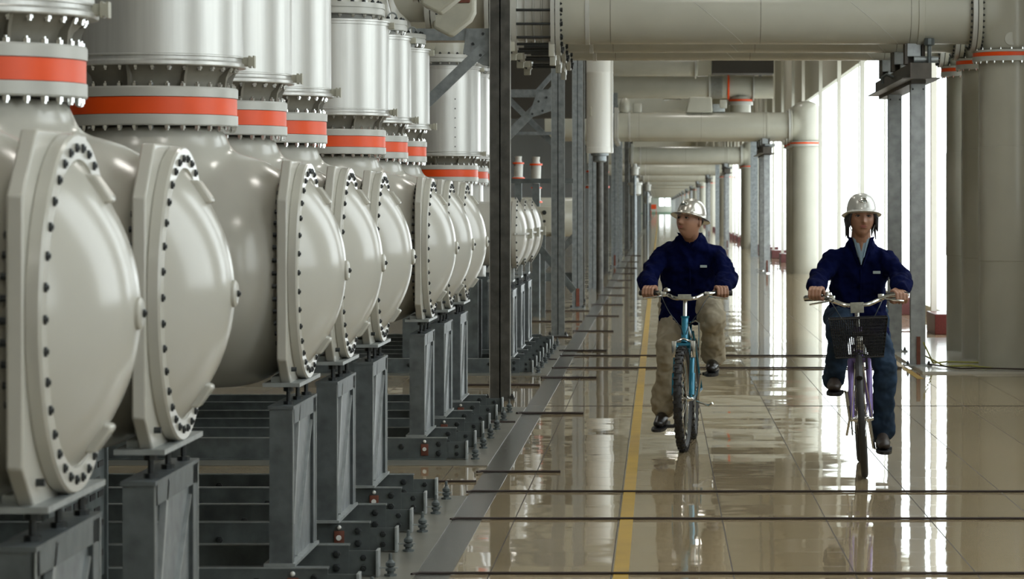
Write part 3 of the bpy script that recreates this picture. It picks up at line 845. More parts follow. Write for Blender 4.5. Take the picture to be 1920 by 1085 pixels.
for i, (px, py, d) in enumerate(((1110, 350, 75), (1131, 350, 78))):
    q = P(px, py, d)
    o = link('insulator_stand', MB().box(-.05, .05, -.05, .05, 0, q[2] - .04).mesh('insulator_stand', M['dark_steel'], 0), None, (q[0], d, 0))
    tag(o, 'dark stand holding a small orange ringed insulator', 'stand', 'insulator stands')
# round white terminals far along the left row
for i, (px, py, d, r) in enumerate(((1190, 318, 95, .16), (1191, 350, 96, .24), (1214, 350, 150, .2), (1214, 372, 151, .22))):
    q = P(px, py, d)
    t = thing('round_terminal', 'round pale terminal far along the left row, %s' % ('upper near one', 'lower near one', 'upper far one', 'lower far one')[i], 'terminal', (q[0], d, 0))
    part('shell', MB().lathe([(r * .5, -r * 1.2), (r * .8, -r), (r * .8, r * .2), (r, r * .25), (r, r * .55), (r * .5, r * .6), (r * .4, r * 1.2), (0, r * 1.25)], 'z', (0, 0, q[2]), n=20), M['flange'], t)
    part('stem', MB().lathe([(.05, 0), (.05, q[2])], 'z', n=10), M['galv'], t)

# top centre: drive housings and flanged pipes above the second bushing trio
def xpipe(name, x0, x1, y, z, r, flanges, lab, cat='pipe', group=None, m=None, bolts=True, fr=1.28):
    base = (x0, y, z)
    t = thing(name, lab, cat, base, group)
    part('shell', MB().lathe([(r, x0), (r, x1)], 'x', (0, y, z), n=40), m or M['pipe'], t, base, 30)
    for fx in flanges:
        for s in (-1, 1):
            part('flange', MB().lathe([(r, fx + s * .022 - .018), (r * fr, fx + s * .022 - .018), (r * fr, fx + s * .022 + .018), (r, fx + s * .022 + .018)], 'x', (0, y, z), n=48), M['flange'], t, base, 25)
        if bolts:
            ring(t, base, (fx + .04, y, z), 'x', r * (1 + (fr - 1) * .55), 20, bolt_mesh(.013, .022, M['bolt'], 'x'))
    return t
def housing(x, y, z, lab):
    t = thing('drive_housing', lab, 'housing', (x, y, z), 'angular drive housings')
    o = part('shell', MB().prism([(-.10, -.10), (.02, -.16), (.17, -.04), (.20, .02), (.20, .30), (-.10, .30)], 'y', -.14, .14), M['cast'], t)
    b_ = o.modifiers.new('b', 'BEVEL'); b_.width = .02; b_.segments = 3; b_.limit_method = 'ANGLE'
    part('cover_plate', MB().bbox(.0, .17, -.155, -.14, .08, .28, .01), M['rust'], t)
    return t
xpipe('bus_pipe', -2.6, -1.62, 19.62, 3.13, .17, [-1.62], 'horizontal flanged pipe above the second trio, nearer', 'pipe', 'flanged pipes at the top centre')
housing(-1.50, 19.62, 2.99, 'beige drive housing at the top centre, nearer')
xpipe('bus_pipe', -2.6, -1.66, 21.2, 3.05, .17, [-1.66], 'horizontal flanged pipe above the second trio, farther', 'pipe', 'flanged pipes at the top centre')
housing(-1.54, 21.2, 2.93, 'beige drive housing left of the tall dark post, with round plug')
xpipe('bus_pipe', -2.6, -1.30, 24.6, 3.22, .30, [-1.42], 'thick flanged pipe stub cut by the tall dark post', 'pipe', 'flanged pipes at the top centre')
for i, d in enumerate((27.25, 28.85, 30.65)):
    q = (-2.03, d, 2.952)
    t = thing('tee_cap', 'rounded beige cap on top of the %s low bushing' % PH[i], 'cap', q, 'bushing caps')
    part('shell', MB().lathe([(.25, 0), (.26, .10), (.23, .16), (.12, .19), (0, .195)], 'z', n=36), M['pipe'], t)
    part('round_plug', MB().lathe([(.055, -.28), (.055, -.20)], 'y', (-.10, 0, .085), n=24), M['cast'], t)

t = thing('dark_backdrop', 'added dark box darkening the background high behind the lattice bay', 'backdrop', (-3.6, 60, 0))  # invented dark box on uprights, added to darken the background of the bay
part('backdrop_box', MB().box(-2.3, 2.28, -.3, .3, 3.35, 4.7), M['dark_box'], t, None, 0)
for x in (-2.2, 2.2): part('upright', MB().box(x - .05, x + .05, -.06, .06, 0, 3.35), M['dark_steel'], t, None, 0)
# ================================================================== PIPE RUNS CROSSING THE AISLE
PC = 3.375      # axis height of the crossing pipes
PR = .30
CX, CR = 3.245, .325
CX = 3.355
def make_run(detail):
    base = (CX, 0, 0)
    t = thing('gas_pipe_run', '', 'pipe', base)
    n = 64 if detail else 32
    x_el = CX - CR - .035
    part('crossing_pipe', MB().lathe([(PR, -.93), (PR, 2.44)], 'x', (0, 0, PC), n=n), M['pipe'], t, base, 40)
    part('end_pipe', MB().lathe([(PR + .004, 2.44), (PR + .010, 2.445), (PR + .010, 2.50), (PR, 2.505), (PR, x_el)], 'x', (0, 0, PC), n=n), M['pipe'], t, base, 30)
    part('seam_band', MB().lathe([(PR, -.70), (PR + .006, -.698), (PR + .006, -.66), (PR, -.658)], 'x', (0, 0, PC), n=n), M['flange'], t, base, 30)
    for x in (-.46, .955, 2.37):
        part('seam', MB().lathe([(PR, x - .002), (PR + .0012, x - .002), (PR + .0012, x + .002), (PR, x + .002)], 'x', (0, 0, PC), n=n, cap=False), M['brown_steel'], t, base, 0)
    # flange to the elbow
    part('flange', MB().lathe([(PR, x_el - .05), (PR + .075, x_el - .048), (PR + .075, x_el - .006), (PR, x_el - .004)], 'x', (0, 0, PC), n=n), M['flange'], t, base, 25)
    part('flange', MB().lathe([(PR, x_el + .0), (PR + .075, x_el + .002), (PR + .075, x_el + .04), (PR, x_el + .042)], 'x', (0, 0, PC), n=n), M['pipe'], t, base, 25)
    # elbow: upright domed body joined with the pipe
    v = MB().lathe([(CR - .02, 3.0), (CR, 3.02), (CR, 3.74), (CR - .02, 3.80), (CR - .08, 3.87), (CR - .18, 3.92), (0, 3.945)], 'z', (CX, 0, 0), n=n)
    v.lathe([(PR, x_el + .03), (PR, CX - .05)], 'x', (0, 0, PC), n=n)
    o = part('elbow', v, M['pipe'], t, base, 35)
    rm = o.modifiers.new('r', 'REMESH'); rm.mode = 'VOXEL'; rm.voxel_size = .018 if detail else .03; rm.use_smooth_shade = True
    sm = o.modifiers.new('s', 'SMOOTH'); sm.iterations = 30 if detail else 14; sm.factor = .5
    if detail:
        part('round_plug', MB().lathe([(.062, -CR - .012), (.062, -CR + .08)], 'y', (CX - .20, .075, PC + .0), n=24), M['pipe'], t, base)
        part('round_plug', MB().lathe([(.062, -CR - .006), (.062, -CR + .05)], 'y', (CX - .05, .01, 3.11), n=24), M['pipe'], t, base)
    part('upper_flange', MB().lathe([(CR, 3.012), (CR + .055, 3.010), (CR + .055, 2.990), (CR, 2.988)], 'z', (CX, 0, 0), n=n), M['flange'], t, base, 25)
    part('orange_band', MB().lathe([(CR + .03, 2.99), (CR + .052, 2.988), (CR + .052, 2.952), (CR + .03, 2.950)], 'z', (CX, 0, 0), n=n), M['orange'], t, base, 25)
    part('lower_flange', MB().lathe([(CR, 2.950), (CR + .055, 2.950), (CR + .055, 2.905), (CR, 2.90)], 'z', (CX, 0, 0), n=n), M['flange'], t, base, 25)
    if detail:
        part('column', MB().lathe([(CR - .005, 0.02), (CR - .005, 1.02), (CR, 1.022), (CR, 2.10), (CR - .004, 2.102), (CR - .004, 2.91)], 'z', (CX, 0, 0), n=n), M['pipe'], t, base, 60)
    else:
        part('column', MB().lathe([(CR, 0.0), (CR, 2.91)], 'z', (CX, 0, 0), n=n), M['pipe'], t, base, 40)
    # near end: flange, bellows with tie rods, second flange, stub
    part('flange', MB().lathe([(PR, -.93), (PR + .105, -.932), (PR + .105, -.975), (PR, -.977)], 'x', (0, 0, PC), n=n), M['flange'], t, base, 25)
    part('flange', MB().lathe([(PR, -.98), (PR + .115, -.982), (PR + .115, -1.02), (PR, -1.022)], 'x', (0, 0, PC), n=n), M['flange'], t, base, 25)
    bl = [(PR - .02, -1.34)]
    for k in range(4):
        x = -1.33 + k * .078
        bl += [(PR - .03, x), (PR - .03, x + .055), (PR - .012, x + .062), (PR - .012, x + .070)]
    bl += [(PR - .02, -1.02)]
    part('bellows', MB().lathe(bl, 'x', (0, 0, PC), n=n), M['flange'], t, base, 60)
    part('flange', MB().lathe([(PR, -1.34), (PR + .09, -1.342), (PR + .09, -1.39), (PR, -1.392)], 'x', (0, 0, PC), n=n), M['flange'], t, base, 25)
    part('stub_pipe', MB().lathe([(PR - .01, -2.6), (PR - .01, -1.38)], 'x', (0, 0, PC), n=n), M['pipe'], t, base, 30)
    if detail:
        for a in (200, 222, 236, 262, 296, 330, 150, 180):
            y, z = (PR + .075) * cos(R(a)), PC + (PR + .075) * sin(R(a))
            if True:
                rd = MB().lathe([(.013, -1.42), (.013, -.91)], 'x', (0, y, z), n=8).lathe([(.024, -1.41), (.024, -1.39)], 'x', (0, y, z), n=6).lathe([(.024, -.925), (.024, -.905)], 'x', (0, y, z), n=6)
                part('tie_rod', rd, M['bolt'], t, base, 30)
        for i, (y, z) in enumerate(((-.22, -.33), (.05, -.40), (.25, -.34))):
            part('hanger_bracket', MB().bbox(-1.04, -.985, y - .05, y + .05, PC + z - .10, PC + z + .04, .006), M['pipe'], t, base)
            part('hanger_bracket', MB().bbox(-1.43, -1.36, y - .04, y + .04, PC + z - .05, PC + z + .05, .006), M['cast'], t, base)
        ring(t, base, (-.93, 0, PC), 'x', PR + .06, 26, bolt_mesh(.013, .02, M['bolt'], 'x'), R(80), R(285))
        ring(t, base, (x_el - .07, 0, PC), 'x', PR + .045, 22, bolt_mesh(.013, .02, M['bolt'], 'x'), R(80), R(285))
        ring(t, base, (x_el + .042, 0, PC), 'x', PR + .045, 22, bolt_mesh(.013, .02, M['bolt'], 'x'), R(80), R(285))
        nb = bpy.data.meshes['bolt_down']
        ring(t, base, (CX, 0, 2.905), 'z', CR + .038, 14, nb, R(-180), R(0))
        ring(t, base, (CX, 0, 3.012), 'z', CR + .038, 12, bolt_mesh(.011, .02, M['bolt_bright'], 'z'), R(-180), R(0))
        for x0 in (.33, 1.80):
            part('weld_line', MB().tube([(x0 + .46 * s, -sqrt(max(0, (PR + .001) ** 2 - (.08 - .375 * s) ** 2)), PC + .08 - .375 * s) for s in [k / 16 for k in range(17)]], .0024, 5), M['flange'], t, base)
    return t

def make_stand(detail):
    """two H posts with a cross beam along the aisle, saddles above"""
    x = 2.46; base = (x, 0, 0)
    t = thing('pipe_stand', '', 'pipe stand', base)
    for y, nm in ((0.05, 'near'), (2.75, 'far')):
        w = .135
        b_ = MB().box(x - w / 2, x + w / 2, y - .07, y - .06, .034, 2.70).box(x - w / 2, x + w / 2, y + .06, y + .07, .034, 2.70).box(x - .005, x + .005, y - .06, y + .06, .034, 2.70)
        p_ = part('post', b_, M['galv_stand'], t, base, 0)
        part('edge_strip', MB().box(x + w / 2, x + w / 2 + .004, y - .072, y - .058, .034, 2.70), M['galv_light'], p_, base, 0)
        part('base_plate', MB().box(x - .13, x + .13, y - .12, y + .12, .02, .034), M['galv_stand'], t, base, 0)
        if detail:
            for sx in (-.1, .1): link('bolt', bolt_mesh(.013, .04, M['bolt'], 'z'), t, (sx, y - .1, .034))
            for sx in (-.05, .05): link('bolt', bolt_mesh(.010, .012, M['bolt'], 'y'), t, Vector((x + sx, y - .085, 2.65)) - Vector(base))
    part('red_plate', MB().box(x - .015, x + .02, -.05, -.022, .034, .30), M['rust'], t, base, 0)
    bm_ = MB().box(x - .16, x + .16, -.35, 4.1, 2.70, 2.712).box(x - .16, x + .16, -.35, 4.1, 2.86, 2.872).box(x - .02, x + .02, -.345, 4.1, 2.712, 2.86).box(x + .10, x + .115, -.34, 4.1, 2.712, 2.86)
    bm_ = MB().box(x - .18, x + .18, -.35, 4.1, 2.735, 2.745).box(x - .10, x + .10, -.34, 4.1, 2.745, 2.885).box(x - .07, x + .07, -.07, 4.0, 2.70, 2.735)
    part('cross_beam', bm_, M['brown_steel'], t, base, 0)
    for k, y in enumerate((0, 1.55, 3.1)):
        s = MB().box(x - .13, x - .10, y - .09, y + .09, 2.885, 3.12).box(x + .03, x + .06, y - .11, y + .11, 2.885, 3.10).box(x - .13, x + .06, y - .02, y + .02, 2.885, 3.075)
        part('saddle', s, M['brown_steel'], t, base, 0)
        part('sleeve', MB().bbox(x - .11, x + .02, y - .10, y - .03, 2.955, 3.10, .006), M['galv_stand'], t, base, 0)
        part('roller', MB().lathe([(.032, x - .05), (.032, x + .18)], 'x', (0, y - .14, 2.925), n=14), M['galv_light'], t, base)
    if detail:
        part('spring_hanger', MB().lathe([(.02, 2.88), (.02, 3.05), (.05, 3.06), (.05, 3.12)], 'z', (x + .09, -.20, 0), n=10), M['dark_steel'], t, base)
        part('hook', MB().tube([(x - .16, .9, 2.80), (x - .23, .9, 2.83), (x - .27, .9, 2.80), (x - .27, .9, 2.74)], .02, 6), M['dark_steel'], t, base)
    return t

run_d = make_run(True); run_s = make_run(False)
std_d = make_stand(True); std_s = make_stand(False)
GD = [27.6 + 38.7 * k for k in range(0, 15)]
GN = ['first', 'second', 'third', 'fourth', 'fifth', 'sixth', 'seventh', 'eighth', 'ninth', 'tenth', 'eleventh', 'twelfth', 'thirteenth', 'fourteenth', 'fifteenth']
for g, gd in enumerate(GD):
    for k in range(3):
        if g > 6 and k > 0: continue
        lab = 'beige crossing pipe with column at right, %s of the %s group from the camera' % (('front', 'middle', 'rear')[k], GN[g])
        if g == 0:
            lab = ('big front pipe across the top with its thick column at the right edge',
                   'beige pipe just behind the big front one, column in the middle of three',
                   'rear pipe of the nearest three, its column beside the window')[k]
        place(run_d if g < 1 else run_s, gd + 1.55 * k, lab, 'pipes crossing the aisle')
    place(std_d if g < 1 else std_s, gd + .05, ('grey two post steel stand beside the woman, holding the nearest pipes' if g == 0 else 'two post steel stand holding the %s pipe group' % GN[g]), 'pipe stands')

# lone posts between the groups on the right
for i, (px, d, w, m) in enumerate(((1414, 88, .22, 'galv'), (1426, 90, .12, 'post_dark'), (1326, 150, .16, 'galv'), (1345, 128, .18, 'galv'))):
    x = (px - 1236) / 5450 * d
    t = thing('steel_column', ('wide grey column left of the second pipe stand', 'narrow dark column touching the wide grey one', 'thin distant column right of the man', 'grey distant column between thin posts on the right')[i], 'column', (x, d, 0), 'far right columns')
    part('shaft', MB().box(-w / 2, w / 2, -.06, -.05, 0, 4.0).box(-w / 2, w / 2, .05, .06, 0, 4.0).box(-.005, .005, -.05, .05, 0, 4.0), M[m], t, None, 0)
    part('base_plate', MB().box(-w * .7, w * .7, -.1, .1, 0, .012), M[m], t, None, 0)

# upper pipes seen between the first and second crossing groups
def upper_pipe(y, z, r, x0, x1, lab, flx, ox):
    base = (x0, y, z)
    t = thing('upper_pipe', lab, 'pipe', base, 'upper pipes between the groups')
    part('shell', MB().lathe([(r, x0), (r, x1)], 'x', (0, y, z), n=40), M['pipe'], t, base, 30)
    for fx in flx: part('flange', MB().lathe([(r, fx - .02), (r * 1.2, fx - .018), (r * 1.2, fx + .018), (r, fx + .02)], 'x', (0, y, z), n=40), M['flange'], t, base, 25)
    part('hanger', MB().box(x0 + .3, x0 + .36, y - .03, y + .03, z + r * .9, 9).box(x1 - .36, x1 - .3, y - .03, y + .03, z + r * .9, 9), M['galv'], t, base, 0)
    for fx in ox: part('orange_band', MB().lathe([(r, fx - .025), (r * 1.12, fx - .023), (r * 1.12, fx + .023), (r, fx + .025)], 'x', (0, y, z), n=40), M['orange'], t, base, 25)
    return t
u = upper_pipe(74, 4.56, .285, -1.3, 2.9, 'upper beige pipe with bellows and an orange ring', [1.28, 2.40], [1.76])
bl = []
for k in range(8):
    x = 1.32 + k * .038; bl += [(.30, x), (.30, x + .012), (.27, x + .02), (.27, x + .03)]
part('bellows', MB().lathe(bl, 'x', (0, 74, 4.56), n=32), M['galv'], u, (-1.3, 74, 4.56), 60)
upper_pipe(72, 5.05, .30, -1.3, .95, 'topmost pipe partly hidden by the big front pipe', [.9], [])
t = thing('pipe_branch', 'short upright branch with orange ring below the upper pipe', 'pipe', (2.07, 74, 3.7))
part('shell', MB().lathe([(.26, -.3), (.26, .62)], 'z', n=32), M['pipe'], t)
part('orange_band', MB().lathe([(.26, .50), (.30, .502), (.30, .55), (.26, .552)], 'z', n=32), M['orange'], t, None, 25)
part('flange', MB().lathe([(.26, .40), (.32, .402), (.32, .49), (.26, .492)], 'z', n=32), M['flange'], t, None, 25)
t = thing('gear_casing', 'beige tapered gear casing sitting on the second pipe', 'casing', (.88, 66.3, 3.66))
o = part('shell', MB().prism([(-.28, 0), (.34, 0), (.32, .36), (-.20, .36)], 'y', -.2, .2), M['pipe'], t); b_ = o.modifiers.new('b', 'BEVEL'); b_.width = .03; b_.segments = 2
part('side_fitting', MB().bbox(.34, .62, -.1, .1, .02, .20, .02), M['galv_light'], t)
part('side_fitting', MB().bbox(.50, .66, -.12, .08, .10, .30, .02), M['pipe'], t)
t = thing('gear_casing', 'pair of rounded pale fittings on the second pipe near its left end', 'casing', (-.70, 66.3, 3.66))
part('rounded_cover', MB().lathe([(.10, 0), (.13, .05), (.13, .22), (.09, .30), (.05, .34), (0, .345)], 'z', (-.08, 0, 0), n=16), M['pipe'], t)
part('rounded_cover', MB().bbox(.10, .30, -.1, .1, 0, .22, .03), M['pipe'], t)
# dark service platform in the upper pipes
t = thing('service_platform', 'dark steel platform among the upper pipes', 'platform', (2.0, 71.5, 4.78))
part('deck', MB().box(-.70, .80, -.5, .5, .0, .9), M['dark_box'], t, None, 0)
part('rail', MB().tube([(-.7, -.52, 1.0), (.8, -.52, 1.0)], .02, 6), M['galv_light'], t)
part('hanger', MB().box(-.6, -.5, -.05, .05, .9, 4.2).box(.7, .8, -.05, .05, .9, 4.2), M['dark_steel'], t, None, 0)

# ------------------------------------------------------------------ wires across the floor
def wire(x0, x1, y, lab, r=.0058, kink=True, grp='dark wires across the floor'):
    rnd = random.Random(int(y * 100))
    pts = []
    n_ = max(3, int((x1 - x0) / .25))
    for i in range(n_ + 1):
        x = x0 + (x1 - x0) * i / n_
        pts.append((x, y + rnd.uniform(-.006, .006), r * .95))
    if kink:
        pts = [(x0 - .03, y - .06, r + .002), (x0 - .005, y - .01, r + .002)] + pts[1:]
    o = link('floor_wire', MB().tube(pts, r, 6).mesh('floor_wire', M['cable'], 60))
    return tag(o, lab, 'wire', grp)
for i, (y, x0) in enumerate(((12.15, -1.0), (14.28, -.99), (15.64, -1.0), (27.55, -.98), (29.8, -.98))):
    wire(x0, 3.3 if y < 26 else 2.3, y, 'dark wire crossing the whole tiled aisle, %s from the bottom' % ORD[i].replace('nearest', 'first'), .0065 if y < 20 else .009)
for i, y in enumerate((16.8, 21.5, 25.95, 30.8, 35.6, 40.5, 45.2, 50.0, 54.6, 60, 66, 72, 80, 90)):
    wire(-1.02, -.56 if y > 17 else -.57, y, 'short dark wire end beside the dark floor strip, %s up from the bottom' % ORD[i].replace('nearest', 'first'), .007 if y < 20 else .010, True, 'short wire ends')
for i, y in enumerate((16.2, 20.6, 24.9, 29.0, 34.0, 38.6, 42.5)):
    wire(-1.9 if y > 22 else -1.5, -1.02, y, 'dark wire on the machine side of the floor strip, %s up' % ORD[i].replace('nearest', 'first'), .007 if y < 20 else .010, False, 'machine side wires')
wj = link('floor_joint', MB().box(-1.0, 3.3, 22.38, 22.40, 0.0, .0022).mesh('floor_joint', M['cable'], 0)); wj['kind'] = 'structure'; wj.name = 'trim_6'
# coloured cables at the right column feet
for i, (pts, m) in enumerate((([(2.50, 27.5, .25), (2.60, 27.6, .05), (2.8, 28.2, .03), (3.2, 28.0, .03), (3.55, 27.6, .03)], 'yellow_cable'),
                              ([(2.52, 27.9, .12), (2.68, 27.3, .035), (2.95, 27.5, .03), (3.1, 27.1, .03)], 'yellow_cable'),
                              ([(2.55, 27.6, .04), (2.8, 27.0, .03), (3.0, 27.1, .03), (3.4, 26.9, .03)], 'cable'))):
    P_ = [Vector(p) for p in pts]; fine = []
    for a in range(len(P_) - 1):
        for s in range(6): fine.append(P_[a].lerp(P_[a + 1], s / 6))
    fine.append(P_[-1])
    o = link('ground_cable', MB().tube(fine, .008, 6).mesh('ground_cable', M[m], 60))
    tag(o, ('pale yellow green cable arching from the stand foot to the columns', 'shorter yellow green cable lying by the stand foot', 'dark cable along the slab edge by the columns')[i], 'cable', 'cables by the right column feet')
# orange crate and small things at the far end
t = thing('orange_barrier', 'tiny orange barrier at the far end of the aisle', 'barrier', (-1.0, 500, 0))
part('board', MB().box(-.4, .5, 0, .1, 1.0, 1.8), M['orange'], t, None, 0)
part('leg', MB().box(-.45, -.35, 0, .1, 0, .8), M['orange'], t, None, 0); part('leg', MB().box(.45, .55, 0, .1, 0, .8), M['orange'], t, None, 0)
# ================================================================== BICYCLES
def make_bike(loc, yaw, lean, steer, WR, tyre_r, paint, label, style):
    t = thing('bicycle', label, 'bicycle', loc, 'bicycles', (0, lean, yaw))
    AX = (0, 0, WR); RA = (0, 1.04, WR); BB = (0, .60, .285)
    HB = Vector((0, .150, WR + .345)); HT = Vector((0, .205, WR + .50)); ST = Vector((0, .235, .955 if style == 'mtb' else .975))
    SX = Vector((0, HB.y, HB.z)); ax = (HT - HB).normalized()
    def S(v):  # steering rotation about head axis
        return HB + Matrix.Rotation(steer, 3, ax) @ (Vector(v) - HB)
    def smb(mb): mb.v = [tuple(S(v)) for v in mb.v]; return mb
    def wheel(c, st, name):
        f = smb if st else (lambda q: q)
        n = 72
        cir = lambda r, x=0: [(x, c[1] + r * cos(2 * pi * k / n), c[2] + r * sin(2 * pi * k / n)) for k in range(n)]
        ty = MB().tube(cir(WR - tyre_r), tyre_r, 10, True)
        if style == 'mtb':
            for k in range(54):
                a = 2 * pi * k / 54
                for sx in ((-.016, .001) if k % 2 else (-.001, .016)):
                    ca, sa = cos(a), sin(a)
                    r0 = WR - .003
                    mtx = Matrix.Translation((sx, c[1] + r0 * ca, c[2] + r0 * sa)) @ Matrix.Rotation(a, 4, 'X')
                    b_ = MB().box(-.008, .008, -.004, .006, -.008, .008).xf(mtx); ty.add(b_.v, b_.f)
            for k in range(40):
                a = 2 * pi * k / 40
                for sx in (-.024, .024):
                    mtx = Matrix.Translation((sx, c[1] + (WR - .018) * cos(a), c[2] + (WR - .018) * sin(a))) @ Matrix.Rotation(a, 4, 'X')
                    b_ = MB().box(-.005, .005, -.008, .008, -.007, .007).xf(mtx); ty.add(b_.v, b_.f)
        w = part(name, f(ty), M['rubber'], t, None, 50)
        rim = MB().lathe([(WR - tyre_r * 1.7, -.012), (WR - tyre_r * 2.4, -.010), (WR - tyre_r * 2.4, .010), (WR - tyre_r * 1.7, .012), (WR - tyre_r * 1.7, -.012)], 'x', (0, c[1], c[2]), n=72, cap=False)
        part('rim', f(rim), M['chrome'], w, None, 30)
        sp = MB()
        for k in range(28):
            a = 2 * pi * k / 28; a2 = a + (.5 if k % 2 else -.5)
            sx = .028 if k % 4 < 2 else -.028
            sp.tube([(sx, c[1] + .02 * cos(a2), c[2] + .02 * sin(a2)), (0, c[1] + (WR - tyre_r * 2) * cos(a), c[2] + (WR - tyre_r * 2) * sin(a))], .0013, 4)
        part('spokes', f(sp), M['chrome'], w, None, 0)
        part('hub', f(MB().lathe([(.008, -.065), (.012, -.06), (.012, -.05), (.022, -.03), (.014, -.025), (.014, .025), (.022, .03), (.012, .05), (.012, .06), (.008, .065)], 'x', (0, c[1], c[2]), n=16)), M['chrome'], w, None, 30)
    wheel(AX, True, 'front_wheel'); wheel(RA, False, 'rear_wheel')
    # fork
    fk = MB(); W = .052
    cr = HB + (HT - HB) * -.05
    for s in (-1, 1):
        fk.tube([(s * W, .005, WR), (s * W, .020, WR + .06), (s * W, HB.y - .035, HB.z - .07), (s * .05, HB.y - .01, HB.z - .018)], [.010, .014, .018, .018], 10)
    fk.tube([(-.062, HB.y - .006, HB.z - .016), (.062, HB.y - .006, HB.z - .016)], .019, 10)
    part('fork', smb(fk), M[paint], t, None, 50)
    if style == 'mtb':
        for s in (-1, 1):
            part('fork_lower', smb(MB().tube([(s * .054, .012, WR + .02), (s * .055, HB.y - .085, HB.z - .19)], .0195, 12)), M[paint], t)
        bk = MB().tube([(-.060, HB.y - .04, HB.z - .02), (-.045, HB.y - .06, HB.z + .012), (0, HB.y - .065, HB.z + .028), (.045, HB.y - .06, HB.z + .012), (.060, HB.y - .04, HB.z - .02)], .008, 8)
        bk.bbox(-.075, -.045, HB.y - .07, HB.y - .03, HB.z - .09, HB.z + .015, .004).bbox(.045, .075, HB.y - .07, HB.y - .03, HB.z - .09, HB.z + .015, .004)
        part('brake', smb(bk), M['chrome'], t)
        part('front_rack_stay', MB().tube([(.035, .19, .80), (.07, .16, .815), (.092, .15, .80), (.094, .17, .55)], .007, 8), M['chrome'], t)
    else:
        bk = MB().tube([(-.04, HB.y - .05, HB.z + .01), (0, HB.y - .06, HB.z + .03), (.04, HB.y - .05, HB.z + .01), (.045, HB.y - .05, HB.z - .07)], .006, 8)
        part('brake', smb(bk), M['bolt'], t)
        n = 20
        fd = MB().tube([(0, (WR + .012) * cos(R(20) + R(115) * k / n) * 1.0, WR + (WR + .012) * sin(R(20) + R(115) * k / n)) for k in range(n + 1)], .020, 8)
        part('front_mudguard', smb(fd), M['black'], t)
        fs = MB()
        for s in (-1, 1): fs.tube([(s * .06, 0, WR), (s * .022, -.12, WR + .31)], .003, 5)
        part('mudguard_stay', smb(fs), M['chrome'], t)
    part('head_tube', MB().tube([HB, HT], .023, 14).lathe([(.027, 0), (.027, .012)], 'z', tuple(HT), n=14), M[paint], t)
    fr = MB()
    SEAT = Vector((0, .745, .78))
    if style == 'mtb':
        fr.tube([HT - Vector((0, 0, .02)), SEAT - Vector((0, .03, .09))], .016, 10).tube([HB + Vector((0, 0, .03)), BB], .019, 10)
    else:
        fr.tube([HT - Vector((0, 0, .05)), (0, .40, .52), (0, .66, .45)], .016, 10).tube([HB + Vector((0, 0, .03)), (0, .36, .42), BB], .018, 10)
    fr.tube([BB, SEAT], .015, 10)
    for s in (-1, 1):
        fr.tube([(s * .02, BB[1], BB[2]), (s * .06, RA[1], RA[2])], .010, 8).tube([(s * .02, SEAT.y - .01, SEAT.z - .06), (s * .06, RA[1], RA[2])], .008, 8)
    part('frame', fr, M[paint], t, None, 50)
    part('seat_post', MB().tube([SEAT, SEAT + Vector((0, .02, .07))], .013, 10), M['chrome'], t)
    sd = MB().loft([((0, .66, .865), .02, .012), ((0, .66, .866), .02, .012)])
    sd = MB().cap((0, .64, .862), (0, .74, .865), .022, .035).cap((0, .74, .865), (-.045, .86, .868), .035, .04).cap((0, .74, .865), (.045, .86, .868), .035, .04)
    part('saddle', sd, M['black'], t)
    # stem and handlebar
    part('stem', MB().tube([HT, ST], .014, 12).tube([ST, ST + Vector((0, -.045, .0))], .014, 12), M['chrome'], t)
    bc = ST + Vector((0, -.045, 0))
    if style == 'mtb':
        pts = [(-.285, .285, .985), (-.16, .255, .985), (-.11, .235, .975), (-.055, bc.y, bc.z), (.055, bc.y, bc.z), (.11, .235, .975), (.16, .255, .985), (.285, .285, .985)]
    else:
        pts = [(-.300, .29, 1.02), (-.20, .255, 1.02), (-.13, .21, 1.0), (-.06, bc.y, bc.z), (0, bc.y, bc.z), (.06, bc.y, bc.z), (.13, .21, 1.0), (.20, .255, 1.02), (.300, .29, 1.02)]
    # smooth
    def smooth(pts, k=5):
        P_ = [Vector(p) for p in pts]; out = []
        for i in range(len(P_) - 1):
            p0, p1, p2, p3 = P_[max(i - 1, 0)], P_[i], P_[i + 1], P_[min(i + 2, len(P_) - 1)]
            for s in range(k):
                u = s / k
                out.append(.5 * ((2 * p1) + (-p0 + p2) * u + (2 * p0 - 5 * p1 + 4 * p2 - p3) * u * u + (-p0 + 3 * p1 - 3 * p2 + p3) * u ** 3))
        return out + [P_[-1]]
    hb = part('handlebar', MB().tube(smooth(pts), .0125, 10), M['chrome'], t)
    zg = pts[0][2]
    for s in (-1, 1):
        d_ = (Vector((s * .285, pts[-1][1], zg)) - Vector((s * .17, pts[-2][1] + .005, zg)))
        part('grip', MB().tube([Vector((s * .17, pts[-2][1] + .008, zg)), Vector((s * (.295 if style == 'mtb' else .296), pts[-1][1] + .004, zg))], .017, 12), M['black'], hb)
        lv = MB().tube([(s * .13, .235, zg - .01), (s * .17, .215, zg - .02), (s * .27, .235, zg - .035)], .006, 6).bbox(s * .14 - .018, s * .14 + .018, .22, .26, zg - .022, zg + .012, .004)
        part('brake_lever', lv, M['chrome'], t)
        part('brake_cable', MB().tube(smooth([(s * .15, .23, zg - .02), (s * .13, .13, zg - .05), (s * .09, .09, zg - .12), (s * .03, .11, zg - .20), (s * .01, .15, zg - .26)]), .0028, 6), M['bolt'], t)
    bell = MB().lathe([(.022, 0), (.024, .006), (.020, .018), (.008, .026), (0, .027)], 'z', (-.115 if style == 'mtb' else -.16, .215 if style == 'mtb' else .22, zg + .012), n=16)
    part('bell', bell, M['chrome'], t)
    w, h = (.042, .016) if style == 'mtb' else (.038, .030)
    zc = bc.z + (.010 if style == 'mtb' else -.015)
